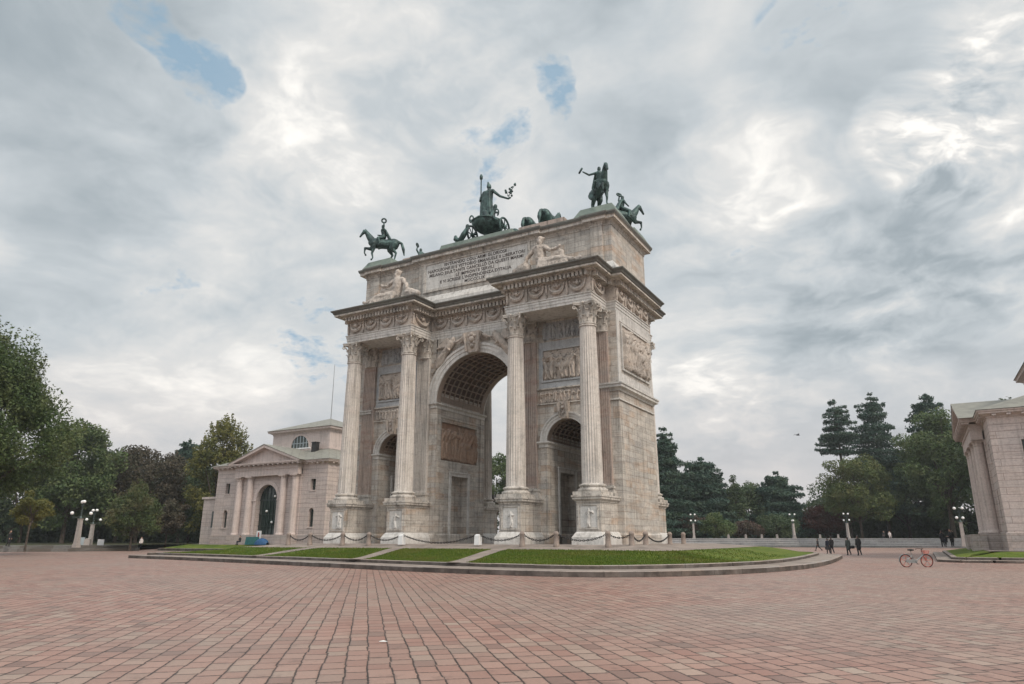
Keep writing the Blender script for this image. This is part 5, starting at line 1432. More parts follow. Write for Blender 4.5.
tree('broadleaf_tree', 18.4, 115.0, 1.5, 17.0, 15.5, 'broad', 'leaf_olive', 'rounded yellowing tree in front of the pine and conifer', 22000, .30, .10, 31, nclump=85, lobes=.14, clr=.11, top=.8)
tree('broadleaf_tree', 34.2, 118.0, 1.5, 25.5, 19.5, 'broad', 'leaf_green', 'big full green tree left of the right toll house', 32000, .34, .14, 32, nclump=110, lobes=.14, clr=.10, top=.8)
tree('cedar_tree', 33.6, 139.0, 1.5, 32.5, 18.0, 'tiers', 'needle', 'dark cedar top showing over the big full green tree', 22000, .42, .3, 33, tiers=18, taper=.35, plate=1.1, gap=.2, core=.3)
tree('broadleaf_tree', 45.5, 108.0, 1.5, 25.5, 18.0, 'broad', 'leaf_dark', 'dark tree whose top shows over the roof of the right toll house', 14000, .4, .1, 34)
tree('broadleaf_tree', 56.0, 88.0, 1.5, 23.5, 17.0, 'broad', 'leaf_green', 'tree behind the right toll house, its leaves along the roof edge', 12000, .4, .1, 35)
tree('broadleaf_tree', 26.5, 137.0, 1.5, 19.0, 17.0, 'broad', 'leaf_dark', 'dark tree filling the gap between the yellowing and the big green tree', 12000, .44, .05, 36)
tree('broadleaf_tree', 15.0, 132.0, 1.5, 10.0, 15.0, 'broad', 'leaf_dark', 'low dark tree behind the red leaved tree', 9000, .44, .05, 37)
tree('broadleaf_tree', 41.0, 138.0, 1.5, 21.0, 19.0, 'broad', 'leaf_dark', 'dark tree behind the big full green tree, by the toll house portico', 10000, .44, .05, 38)
# far wood that reads as one mass, below the named trees
def wood(name, pts, h, label, leafm, n, size, seed):
    rng = np.random.RandomState(seed); P = []; pts = [np.array(p) for p in pts]
    seg = rng.randint(0, len(pts)-1, n); t = rng.rand(n); base = np.array([pts[s]*(1-q)+pts[s+1]*q for s, q in zip(seg, t)])
    hh = h*(.6+.4*np.sin(base[:,0]*.31+seed)**2)*(.8+.2*np.sin(base[:,1]*.9)); z = hh*rng.rand(n)**1.15
    P = np.stack([base[:,0]+rng.normal(size=n)*1.6, base[:,1]+rng.normal(size=n)*1.6, base[:,2]+z], 1); O = rdir(rng, n); O[:,1] -= .6
    A, B = leaves_at(rng, P, O, size); o = mkobj(name, quads_mesh(name, P, A, B), M[leafm]); tag(o, label, 'undergrowth', kind='stuff')
wood('undergrowth', [(-150,-30,.6),(-140,20,.6),(-120,52,.6),(-92,62,.6),(-60,92,1.5)], 9, 'dark undergrowth under the left hand trees', 'leaf_dark', 42000, .8, 3)
wood('undergrowth', [(-60,108,1.5),(-20,118,1.5),(0,128,1.5),(10,138,1.5),(30,142,1.5),(60,135,1.5)], 8.5, 'dark undergrowth under the right hand trees', 'leaf_dark', 48000, .8, 4)
# ------------------------------------------------------------------ lamps, bollards, people, bicycle
def lamp(x, y, z, label, rz=0, first=[None]):
    if first[0] is None:
        r = empty('street_lamp', (x, y, z), label, 'street lamp', 'stone pillar lamps with four globes', rz)
        p = MB(); p.frustum(-.27, .27, -.27, .27, -.1, .35, .06, .03); p.frustum(-.2, .2, -.2, .2, .35, 3.1, .05, -.01); p.frustum(-.2, .2, -.2, .2, 3.1, 3.22, .02, .05)
        p.build('pillar', M['lamp_stone'], r)
        b = MB(); b.tube([(0,0,3.2),(0,0,4.95)], [.09,.05], 8); b.lathe([(.05,3.22),(.2,3.23),(.15,3.4),(.07,3.55)], (0,0,0), 12)
        G = []
        for k in range(4):
            a = PI/4+k*PI/2+.25; hi = k % 2; R_ = .98 if not hi else .52; zt = 3.62 if not hi else 4.95; z0 = 3.45 if not hi else 4.7
            ca, sa = math.cos(a), math.sin(a)
            b.tube([(0,0,z0),(ca*R_*.5,sa*R_*.5,z0-.12),(ca*R_,sa*R_,z0),(ca*R_,sa*R_,zt)], .035, 6); G.append((ca*R_, sa*R_, zt+.22))
            b.lathe([(.10,0),(.13,.05),(.03,.06)], (ca*R_, sa*R_, zt-.02), 10)
        b.build('bracket', M['lamp_metal'], r, 50)
        for g in G: MB().sphere(g, .20, 16, 12).build('globe', M['globe'], r, 60)
        first[0] = r; return r
    r = dup(first[0], (x, y, z), rz, label, .86 if y > 80 else .94); return r
lamp(-57.8, 3.3, .62, 'larger pillar lamp of the left pair, nearest the left lawn terrace', .2)
lamp(-69.6, 11.6, .42, 'smaller pillar lamp of the left pair, just right of the larger one', .5)
lamp(-9.3, 92.6, 1.55, 'pillar lamp beyond the lawn closest to the right flank of the arch', .3)
lamp(7.6, 101.2, 1.55, 'pillar lamp in the middle of the far steps, below the dip in the trees', .8)
lamp(16.9, 102.6, 1.55, 'pillar lamp in front of the rounded yellowing tree', 1.2)
lamp(33.6, 67.5, .6, 'pillar lamp beside the columns of the right toll house', .1)

bol = None
def bollard(x, y, z, label):
    global bol
    if bol is None:
        m = MB(); m.lathe([(.19,-.1),(.19,.06),(.165,.10),(.15,.62),(.17,.66),(.17,.70),(.14,.78),(.06,.84)], (0,0,0), 16)
        bol = m.build('bollard', M['bollard'], None, 45, (x, y, z)); tag(bol, label, 'bollard', 'granite bollards with chains round the arch')
        bol['mesh_note'] = 0; del bol['mesh_note']; return bol
    o = bol.copy(); COL.objects.link(o); o.location = (x, y, z); o['label'] = label; return o
def chain(a, b, sag, label, z=.62):
    m = MB(); A, B = Vector(a), Vector(b); L = (B-A).length; n = max(10, int(L/.13)); pts = []
    for i in range(n+1):
        t = i/n; p = A.lerp(B, t); p.z -= sag*4*t*(1-t); pts.append(p)
    for i in range(n):
        p, q = pts[i], pts[i+1]; d = (q-p).normalized(); s = Vector((-d.y, d.x, 0)).normalized() if i % 2 else Vector((0,0,1)); c = (p+q)/2; hl = (q-p).length*.68
        loop = [c+d*hl*math.cos(2*PI*k/8)+s*.045*math.sin(2*PI*k/8) for k in range(9)]
        m.tube(loop, .021, 5, False)
    o = m.build('chain', M['iron'], None, 60); tag(o, label, 'chain', 'iron chains hung between the bollards')
ZA_ = ARZ-.02
row = [(-16.2,'leftmost granite bollard, in front of the left end of the arch'),(-13.2,'granite bollard left of the outer left pedestal'),(-11.3,'granite bollard before the left end of the outer left pedestal'),(-8.0,'granite bollard before the right side of the outer left pedestal'),(-5.5,'granite bollard before the small left passage'),(None,None),(None,None),(7.1,'granite bollard before the inner right pedestal'),(9.5,'granite bollard before the small right passage'),(12.9,'granite bollard at the front right corner of the arch')]
YB = -5.2
xs = [-13.6,-11.3,-8.0,-5.5,-2.5,3.8,7.1,9.5,12.9]
for x, l in row:
    if x is not None and x > -16: bollard(x if x != -13.2 else -13.6, YB, ZA_, l)
for x, l in ((-2.5, 'white painted square post before the inner left pedestal'), (3.8, 'white painted square post before the great central arch')):
    m = MB(); m.frustum(-.17, .17, -.17, .17, 0, .60, .02, 0); m.frustum(-.17, .17, -.17, .17, .60, .67, .0, -.08)
    o = m.build('post', M['white_paint'], None, None, (x, YB, ZA_)); tag(o, l, 'post', 'white posts in the chain row')
names = ['left of the outer left pedestal','at the foot of the outer left pedestal','before the small left passage','before the inner left pedestal, short span left of a white post','long iron chain between the two white posts','right of the right hand white post','before the small right passage','before the outer right pedestal']
for i in range(8):
    n = names[i]; lab = n if n.startswith('long') else 'iron chain hanging '+n
    chain((xs[i]+.15, YB, ZA_+.62), (xs[i+1]-.15, YB, ZA_+.62), .34 if i != 4 else .5, lab)
side = [(-4.2,'nearest of the granite bollards along the right flank of the arch'),(-1.7,'second granite bollard along the right flank'),(3.2,'third granite bollard along the right flank'),(6.4,'farthest granite bollard along the right flank')]
for y, l in side: bollard(14.0, y, ZA_, l)
chain((12.95,-5.1,ZA_+.62), (13.95,-4.3,ZA_+.62), .18, 'short iron chain turning the front right corner of the arch')
chain((14,-4.05,ZA_+.62), (14,-1.85,ZA_+.62), .36, 'iron chain between the two nearest bollards on the right flank')
chain((14,-1.55,ZA_+.62), (14,3.05,ZA_+.62), .42, 'iron chain between the second and third bollards on the right flank')

# people
def person(x, y, z, rz, label, h=1.72, coat='black', legs='black', kind='coat', stride=.0, seated=False, hairm='hair', bag=None, female=False):
    """one continuous body with separate clothes and hair"""
    s = h/1.75; c = []
    def q(a, ra, b, rb): c.append((a, ra, b, rb))
    hipz = .93 if not seated else .46
    st = stride; cl = []
    q((0,0,hipz), .125, (.01,0,hipz+.28), .12); q((.01,0,hipz+.28), .12, (.0,0,hipz+.46), .13); q((0,.14,hipz+.50), .06, (0,-.14,hipz+.50), .06)
    q((0,0,hipz+.52), .055, (.01,0,hipz+.60), .052); q((.015,0,hipz+.66), .085, (.02,0,hipz+.74), .088); q((.10,0,hipz+.68), .018, (.112,0,hipz+.665), .02)
    for k in (-1, 1): q((.02,k*.085,hipz+.69), .02, (.02,k*.088,hipz+.71), .018)
    hands = []
    for k in (-1, 1):
        f = k*st
        if seated:
            kn = (.42, k*.12, hipz+.02); ft = (.45, k*.12, .09)
        else:
            kn = (.05+.28*f*.6, k*.085, .50); ft = (-.02+.55*f*.75-(.12 if f < 0 else 0), k*.085, .09+(.05 if f < 0 else 0))
        q((0,k*.08,hipz-.02), .095, kn, .06); q(kn, .058, ft, .038); q((ft[0]-.03, ft[1], ft[2]-.04), .038, (ft[0]+.14, ft[1]+k*.02, ft[2]-.055), .03)
        el = (-.03-.10*f, k*.215, hipz+.20); hd = (.09-.18*f, k*.215, hipz-.03)
        if seated: el = (.02,k*.21,hipz+.22); hd = (.26,k*.12,hipz+.13)
        q((0,k*.165,hipz+.47), .052, el, .042); q(el, .04, hd, .028)
        v = Vector(hd)-Vector(el); v.normalize(); w = Vector((1,0,0)) if abs(v.x) < .8 else Vector((0,0,1)); w = (w-v*w.dot(v)).normalized()
        p0 = Vector(hd); q(tuple(p0), .03, tuple(p0+v*.07), .032)
        for i, L in enumerate((.075,.085,.08,.062)):
            o = w*(.033-.021*i); a = p0+v*.075+o; b = a+v*L*.55+Vector((0,-k*.006,0)); q(tuple(a), .0105, tuple(b), .0095); q(tuple(b), .0095, tuple(b+v*L*.4+Vector((0,-k*.018,0))), .008)
        a = p0+v*.02+w*.028; q(tuple(a), .012, tuple(a+w*.035+v*.035), .010)
        hands.append(p0+v*.06); cl.append((el, hd, kn, ft))
    me = blob(c, .0125, 1)
    o = mkobj('person', me, M['skin'], None, (x, y, z), rz); o.scale = (s,)*3; tag(o, label, 'person', 'people in the square')
    c = []   # coat or jacket
    lo = hipz-.32 if kind == 'coat' else hipz-.06
    q((0,.15,hipz+.46), .085, (0,-.15,hipz+.46), .085); q((0,0,hipz+.44), .155, (0,0,hipz+.1), .15)
    if not seated:
        for k in (-1, 0, 1): q((0,k*.05,hipz+.1), .13, (0,k*.075,lo), .125)
    for k, (el, hd, kn, ft) in zip((-1, 1), cl): q((0,k*.165,hipz+.46), .075, el, .062); q(el, .06, tuple(Vector(el).lerp(Vector(hd), .88)), .048)
    q((0,0,hipz+.5), .09, (0,0,hipz+.55), .075)
    mkobj('coat', blob(c, .02, 2), M[coat], o)
    c = []
    for k, (el, hd, kn, ft) in zip((-1, 1), cl): q((0,k*.085,hipz-.0), .11, kn, .078); q(kn, .078, (ft[0], ft[1], ft[2]+.03), .058)
    mkobj('trousers', blob(c, .018, 1), M[legs], o)
    c = []
    for k, (el, hd, kn, ft) in zip((-1, 1), cl): q((ft[0]-.04, ft[1], ft[2]-.04), .048, (ft[0]+.15, ft[1]+k*.02, ft[2]-.052), .038)
    mkobj('shoes', blob(c, .014, 1), M['black'], o)
    c = [((-.01,0,hipz+.74), .098, (.01,0,hipz+.765), .088), ((-.05,0,hipz+.70), .07, (-.06,0,hipz+.62 if female else hipz+.66), .055)]
    mkobj('hair', blob(c, .014, 1), M[hairm], o)
    return hands, s
def bag_at(x, y, z, label, mat='black', big=1.0):
    m = MB(); w, d, hh = .19*big, .065*big, .24*big
    m.add([(-w*.85,-d,0),(w*.85,-d,0),(w*.85,d,0),(-w*.85,d,0),(-w,-d*.8,hh*.75),(w,-d*.8,hh*.75),(w,d*.8,hh*.75),(-w,d*.8,hh*.75),(-w*.8,-d*.4,hh),(w*.8,-d*.4,hh),(w*.8,d*.4,hh),(-w*.8,d*.4,hh)],
          [(0,3,2,1),(0,1,5,4),(1,2,6,5),(2,3,7,6),(3,0,4,7),(4,5,9,8),(5,6,10,9),(6,7,11,10),(7,4,8,11),(8,9,10,11)])
    o = m.build('bag', M[mat], None, 60, (x, y, z), R(30)); tag(o, label, 'bag')
    h = MB(); h.tube([(-w*.5,0,hh-.01),(-w*.45,0,hh+.12),(0,0,hh+.17),(w*.45,0,hh+.12),(w*.5,0,hh-.01)], .012, 6); h.build('handle', M[mat], o, 60)
person(16.9, 57.0, 0, R(160), 'walker in dark clothes in mid stride, farthest of those by the lawn corner', 1.55, 'black', 'black', 'jacket', .9)
person(20.45, 38.6, 0, R(115), 'person in black jacket at the lawn corner, carrying a bag low in one hand', 1.74, 'black', 'black', 'jacket', .35)
bag_at(20.05, 38.45, .42, 'black bag hanging from the hand of the person at the lawn corner', big=1.35)
person(20.0, 39.3, 0, R(115), 'person half hidden behind the one with the bag at the lawn corner', 1.6, 'navy', 'black', 'jacket', .3)
person(22.55, 32.6, 0, R(118), 'person in a short grey green coat, left of the black coat', 1.70, 'grey_green_cloth', 'black', 'coat', .25, female=True)
bag_at(22.9, 32.5, .62, 'dark handbag beside the person in the grey green coat', big=1.2)
person(23.5, 32.3, 0, R(118), 'person in a wide black coat, rightmost of the four walking away by the lawn', 1.86, 'black', 'black', 'coat', .1)
person(30.75, 43.0, .72, R(100), 'person in black standing on the kerb walk left of another, near the toll house portico', 1.66, 'black', 'black', 'coat', .2)
person(31.6, 43.0, .72, R(80), 'tall person in black standing alone right of the tree trunk by the portico', 1.82, 'black', 'black', 'coat', .1)
person(30.95, 40.6, .74, R(60), 'small child standing beside the person in black on the kerb walk', 1.0, 'navy', 'black', 'jacket', .3)
person(31.35, 36.2, 1.2, R(200), 'person in dark clothes sitting between the stone blocks of the portico', 1.7, 'black', 'black', 'jacket', seated=True)
person(23.0, 98.1, 1.56, R(250), 'person in black sitting on top of the far steps', 1.7, 'black', 'black', 'jacket', seated=True)
person(23.9, 98.1, 1.56, R(280), 'person in pale clothes sitting on top of the far steps', 1.7, 'pale_cloth', 'pale_cloth', 'jacket', seated=True)
person(-54.9, -.4, .64-.62, R(30), 'dark figure standing near the left terrace left of the pillar lamps', 1.75, 'black', 'black', 'coat', .1) if False else None
person(-65.2, -.5, .64, R(30), 'dark clothed figure standing on the left terrace left of the pillar lamps', 1.85, 'black', 'black', 'coat', .1)
person(-69.0, 18.6, .06, R(-60), 'person in white top and dark trousers standing beyond the small round tree', 1.7, 'pale_cloth', 'black', 'jacket', .2)
person(-46.6, 17.4, .80, R(-90), 'hooded dark figure crouching left of the tents at the toll house doorway', 1.5, 'black', 'navy', 'jacket', seated=True)

# tents and placard at the toll house door
t = MB(); t.frustum(-.85, .85, -.45, .45, 0, .95, 0, -.08); o = t.build('tent', M['teal'], None, None, (-44.9, 17.9, .80)); tag(o, 'boxy teal tent beside the toll house doorway', 'tent', 'small tents at the doorway')
t = MB(); vs = []
for i in range(9):
    u = -1.0+2*i/8
    for j in range(9):
        a = PI*j/8; hh = .8*math.sqrt(max(0, 1-u*u*.86)); vs.append((u*1.1+.12*hh, -.55*math.cos(a)*math.sqrt(max(.05, 1-u*u*.8)), hh*math.sin(a)))
t.add(vs, [(i*9+j, i*9+j+1, (i+1)*9+j+1, (i+1)*9+j) for i in range(8) for j in range(8)])
o = t.build('tent', M['blue'], None, 60, (-43.1, 17.8, .80)); tag(o, 'low blue dome tent right of the teal one at the toll house doorway', 'tent', 'small tents at the doorway')
p = MB(); p.box(-.42, .42, -.03, .03, .0, 1.0); o = p.build('placard', M['white_paint'], None, None, (-44.8, 18.75, 1.5)); tag(o, 'white placard with a dark figure on it standing behind the tents', 'placard')
q_ = MB(); q_.sphere((0,-.035,.72), .10, 10, 7); q_.box(-.13, .13, -.045, -.032, .22, .62); q_.build('dark_silhouette', M['red'], o, 60)
q_ = MB(); q_.tube([(-.3,0,.0),(-.3,.1,-.72)], .03, 6); q_.tube([(.3,0,.0),(.3,.1,-.72)], .03, 6); q_.build('leg', M['iron'], o)

# bicycle
def bicycle(x, y, rz):
    r = empty('bicycle', (x, y, 0), 'parked share bicycle with orange red wheels and silver frame on the paving', 'bicycle', None, rz)
    wr = .345; xb, xf = -.60, .60
    for cx in (xb, xf):
        w = MB(); w.tube([(cx+wr*math.cos(2*PI*k/36), 0, wr+wr*math.sin(2*PI*k/36)) for k in range(37)], .022, 8); ty = w.build('wheel', M['rubber'], r, 60)
        w = MB(); w.tube([(cx+(wr-.035)*math.cos(2*PI*k/36), 0, wr+(wr-.035)*math.sin(2*PI*k/36)) for k in range(37)], .011, 8)
        for k in range(5):
            a = 2*PI*k/5+.3
            for d in (-.1, .1): w.tube([(cx+.04*math.cos(a), 0, wr+.04*math.sin(a)), (cx+(wr-.05)*math.cos(a+d), 0, wr+(wr-.05)*math.sin(a+d))], .007, 6)
        w.build('rim', M['orange'], ty, 60)
        w = MB(); w.tube([(cx,-.06,wr),(cx,.06,wr)], .045, 12); w.build('hub', M['silver'], ty, 60)
    f = MB(); sT = (-.24,0,.78); bb = (-.10,0,.34); hd = (.42,0,.72)
    f.tube([bb, sT], .024, 8); f.tube([(hd[0],0,hd[2]-.06), (.1,0,.42), bb], .034, 8); f.tube([bb, (xb,.05,wr)], .02, 8); f.tube([bb, (xb,-.05,wr)], .02, 8); f.tube([(-.2,0,.66), (xb,.05,wr)], .014, 6); f.tube([(-.2,0,.66), (xb,-.05,wr)], .014, 6)
    f.tube([(hd[0],0,hd[2]-.12),(.39,0,.86)], .026, 8); f.build('frame', M['silver'], r, 50)
    k = MB(); k.tube([(.44,.0,.62),(.50,.05,.5),(xf,.055,wr)], .018, 8); k.tube([(.44,0,.62),(.50,-.05,.5),(xf,-.055,wr)], .018, 8); k.build('fork', M['orange'], r, 50)
    h = MB(); h.tube([(.39,0,.86),(.36,0,1.0),(.36,.06,1.02),(.33,.25,1.03),(.24,.30,1.0)], .014, 6); h.tube([(.36,-.06,1.02),(.33,-.25,1.03),(.24,-.30,1.0)], .014, 6); hb = h.build('handlebar', M['rubber'], r, 50)
    h = MB(); h.tube([(.27,.29,1.01),(.20,.31,.99)], .022, 8); h.tube([(.27,-.29,1.01),(.20,-.31,.99)], .022, 8); h.build('grip', M['rubber'], hb, 50)
    s = MB(); s.tube([(-.24,0,.78),(-.27,0,.93)], .016, 8); s.build('seat_post', M['silver'], r, 50)
    s = MB(); s.lathe([(.02,-.03),(.11,-.02),(.12,.02),(.08,.05),(.02,.055)], (-.30,0,.94), 14, 1.15, .85); s.tube([(-.28,0,.95),(-.12,0,.95),(-.06,0,.94)], [.07,.045,.03], 8); s.build('saddle', M['rubber'], r, 60)
    b = MB()
    for z in (.74,.80,.86,.92):
        e = (z-.74)*.25; P = [(.44,-.14-e,z),(.68+e,-.14-e,z),(.68+e,.14+e,z),(.44,.14+e,z),(.44,-.14-e,z)]; b.tube(P, .008, 5)
    for i in range(6):
        yy = -.14+.056*i; b.tube([(.44,yy,.74),(.68,yy,.74),(.725,yy*1.3,.92)], .006, 4); b.tube([(.44,yy,.74),(.44,yy*1.3,.92)], .006, 4)
    for i in range(5): xx = .46+.055*i; b.tube([(xx,-.14,.74),(xx,-.185,.92)], .006, 4); b.tube([(xx,.14,.74),(xx,.185,.92)], .006, 4)
    b.build('basket', M['orange'], r, 60)
    c = MB(); c.prism([(-.62,.26),(-.05,.22),(.02,.28),(.02,.40),(-.08,.44),(-.62,.42)], lambda a, z, d: (a, d, z), -.075, -.055); c.build('chain_guard', M['silver'], r)
    m = MB()
    for cx, a0, a1 in ((xb, 40, 190), (xf, 20, 150)):
        m.tube([(cx+(wr+.045)*math.cos(R(a0+(a1-a0)*k/14)), 0, wr+(wr+.045)*math.sin(R(a0+(a1-a0)*k/14))) for k in range(15)], .022, 6)
    m.build('mudguard', M['silver'], r, 60)
    p = MB(); p.tube([(-.10,-.05,.34),(-.10,-.10,.34),(-.02,-.10,.19)], .012, 6); p.box(-.07,.03,-.19,-.10,.17,.19); p.tube([(-.10,.05,.34),(-.10,.10,.34),(-.18,.10,.49)], .012, 6); p.box(-.23,-.13,.10,.19,.48,.50); p.build('pedals', M['rubber'], r)
    p = MB(); p.tube([(-.45,-.05,.30),(-.50,-.16,.01)], .011, 6); p.build('kickstand', M['silver'], r)
    p = MB(); p.sphere((-.66,0,.74), .03, 8, 6); p.build('rear_light', M['red'], r)
    return r
bicycle(28.55, 2.9, R(30))

# things on the left terrace
tb = None
for i, (x, y, a) in enumerate(((-72.5,-5.6,42),(-70.4,-3.6,42),(-68.6,-1.9,42),(-74.8,-8.0,42))):
    nm = ('second from left','third from left','rightmost','leftmost')[i]
    if tb is None:
        tb = empty('park_bench', (x, y, .64), '', 'bench', 'pale slatted benches on the left terrace', R(a))
        m = MB()
        for k in range(4): m.box(-.95, .95, -.05+.11*k, .04+.11*k, .43, .47)
        m.build('seat', M['pale_cloth'], tb)
        m = MB()
        for k in range(3): m.box(-.95, .95, .42, .45, .56+.12*k, .65+.12*k)
        m.build('backrest', M['pale_cloth'], tb)
        for s in (-.8, .8): m = MB(); m.box(s-.03, s+.03, -.05, .02, 0, .43); m.box(s-.03, s+.03, .38, .418, 0, .9); m.box(s-.03, s+.03, .02, .38, .38, .43); m.build('leg', M['iron'], tb)
        o = tb
    else: o = dup(tb, (x, y, .64), R(a))
    o['label'] = f'pale slatted bench on the left terrace, {nm} of the row'
def board(x, y, z, w, h, mat, label, rz, name='notice_board', legs=.5):
    r = empty(name, (x, y, z), label, 'sign', None, rz); m = MB(); m.box(-w/2, w/2, -.05, .05, legs, legs+h); m.build('panel', M[mat], r)
    for s in (-1, 1): m = MB(); m.tube([(s*w*.4,.0,-.05),(s*w*.4,0,legs+.02)], .035, 6); m.build('post', M['iron'], r)
board(-66.9, -5.0, .64, .75, .42, 'blue_sign', 'blue sign on two thin posts at the left edge of the terrace', R(42), 'park_sign', 1.5)
board(-65.9, 8.3, .3, .8, 1.15, 'board', 'pale blue notice board right of the pillar lamps', R(50), legs=.25)
board(-63.0, 9.2, .2, .75, 1.0, 'white_paint', 'white notice board left of the small round green tree', R(50), legs=.25)
def bin_(x, y):
    r = empty('litter_bin', (x, y, .3), 'pale stone block bin beside the white notice board', 'litter bin', None, R(45)); m = MB(); m.frustum(-.32,.32,-.32,.32,0,1.15,.04,0); m.build('bin_body', M['lamp_stone'], r); m = MB(); m.lathe([(.30,1.15),(.34,1.17),(.30,1.24),(.1,1.27)], (0,0,0), 16); m.build('lid', M['lamp_stone'], r)
bin_(-63.7, 7.9)
# small stone posts along the far steps
P0 = [(-2.5,90.2,'just right of the lamp nearest the arch'),(.3,91.8,'second from the arch'),(2.9,93.2,'third from the arch'),(5.4,94.5,'fourth from the arch'),(8.2,96.5,'left of the middle pillar lamp'),(12.3,98.9,'right of the middle pillar lamp'),(15.4,98.9,'halfway between the two right hand lamps')]
sp = None
for x, y, l in P0:
    if sp is None:
        m = MB(); m.frustum(-.17,.17,-.17,.17,-.05,.55,.02,-.02); m.frustum(-.17,.17,-.17,.17,.55,.68,.04,-.1); sp = m.build('stone_post', M['lamp_stone'], None, None, (x, y+1.2, 1.56)); o = sp; tag(sp, '', 'post', 'low stone posts on top of the far steps')
    else: o = sp.copy(); COL.objects.link(o); o.location = (x, y+1.2, 1.56)
    o['label'] = 'low pale stone post on the far steps, '+l
# a bird in the gap of sky and a scrap on the paving
b = MB(); b.tube([(-.25,0,0),(-.1,0,.02),(.12,0,.02),(.28,0,.0)], [.02,.07,.07,.015], 8); bird = b.build('bird', M['black'], None, 60, (18.1, 40.4, 13.0), R(40)); tag(bird, 'small dark bird flying in the sky left of the tall pine', 'bird')
w = MB(); w.add([(.08,0,.04),(-.08,0,.04),(-.14,.35,.14),(.02,.35,.14),(-.2,.62,.06)], [(0,1,2,3),(3,2,4)]); w.add([(.08,0,.04),(-.08,0,.04),(-.14,-.35,.14),(.02,-.35,.14),(-.2,-.62,.06)], [(0,1,2,3),(3,2,4)]); w.build('wings', M['black'], bird)
w = MB(); w.add([(-.12,-.05,0),(.10,-.08,.004),(.14,.05,0),(-.02,.09,.012),(-.13,.06,.002)], [(0,1,2,3,4)]); w.v += [(x,y,z-.003) for x,y,z in w.v[:5]]; w.f.append((9,8,7,6,5)); o = w.build('paper_scrap', M['paper'], None, None, (21.32,-35.45,.008), R(20)); o.scale = (.5,.5,1); tag(o, 'small white scrap of paper lying on the foreground paving', 'litter')

# ------------------------------------------------------------------ air
def haze():
    m = bpy.data.materials.new('haze'); m.use_nodes = True; t = m.node_tree; t.nodes.clear()
    o = t.nodes.new('ShaderNodeOutputMaterial'); v = t.nodes.new('ShaderNodeVolumePrincipled')
    v.inputs['Color'].default_value = (.88,.93,.97,1); v.inputs['Density'].default_value = HZ; v.inputs['Anisotropy'].default_value = .2
    t.links.new(v.outputs[0], o.inputs['Volume'])
    b = MB(); b.box(-420, 420, -130, 480, -1.03, 40.0); h = b.build('haze', m); h['kind'] = 'stuff'; h['label'] = 'thin pale haze in the air over the square'
HZ = .0003
haze()
# ------------------------------------------------------------------ camera, light, sky
cam = bpy.data.cameras.new('camera'); co_ = bpy.data.objects.new('camera', cam); COL.objects.link(co_)
cam.sensor_width = 36; cam.lens = 691.088/1024*36; cam.clip_end = 5000; cam.clip_start = .1
co_.location = (29.113, -44.854, 1.612)
co_.rotation_euler = (R(90+15.836), 0, R(29.846)); scene.camera = co_
SUN_AZ, SUN_EL = R(108), R(44)     # azimuth from +Y towards +X
sl = bpy.data.lights.new('sun', 'SUN'); sl.energy = 2.1; sl.angle = R(16); sl.color = (1.0, .88, .74)
so = bpy.data.objects.new('sun', sl); COL.objects.link(so)
sd = Vector((math.sin(SUN_AZ)*math.cos(SUN_EL), math.cos(SUN_AZ)*math.cos(SUN_EL), math.sin(SUN_EL)))
so.rotation_euler = sd.to_track_quat('Z', 'Y').to_euler(); so.location = sd*100

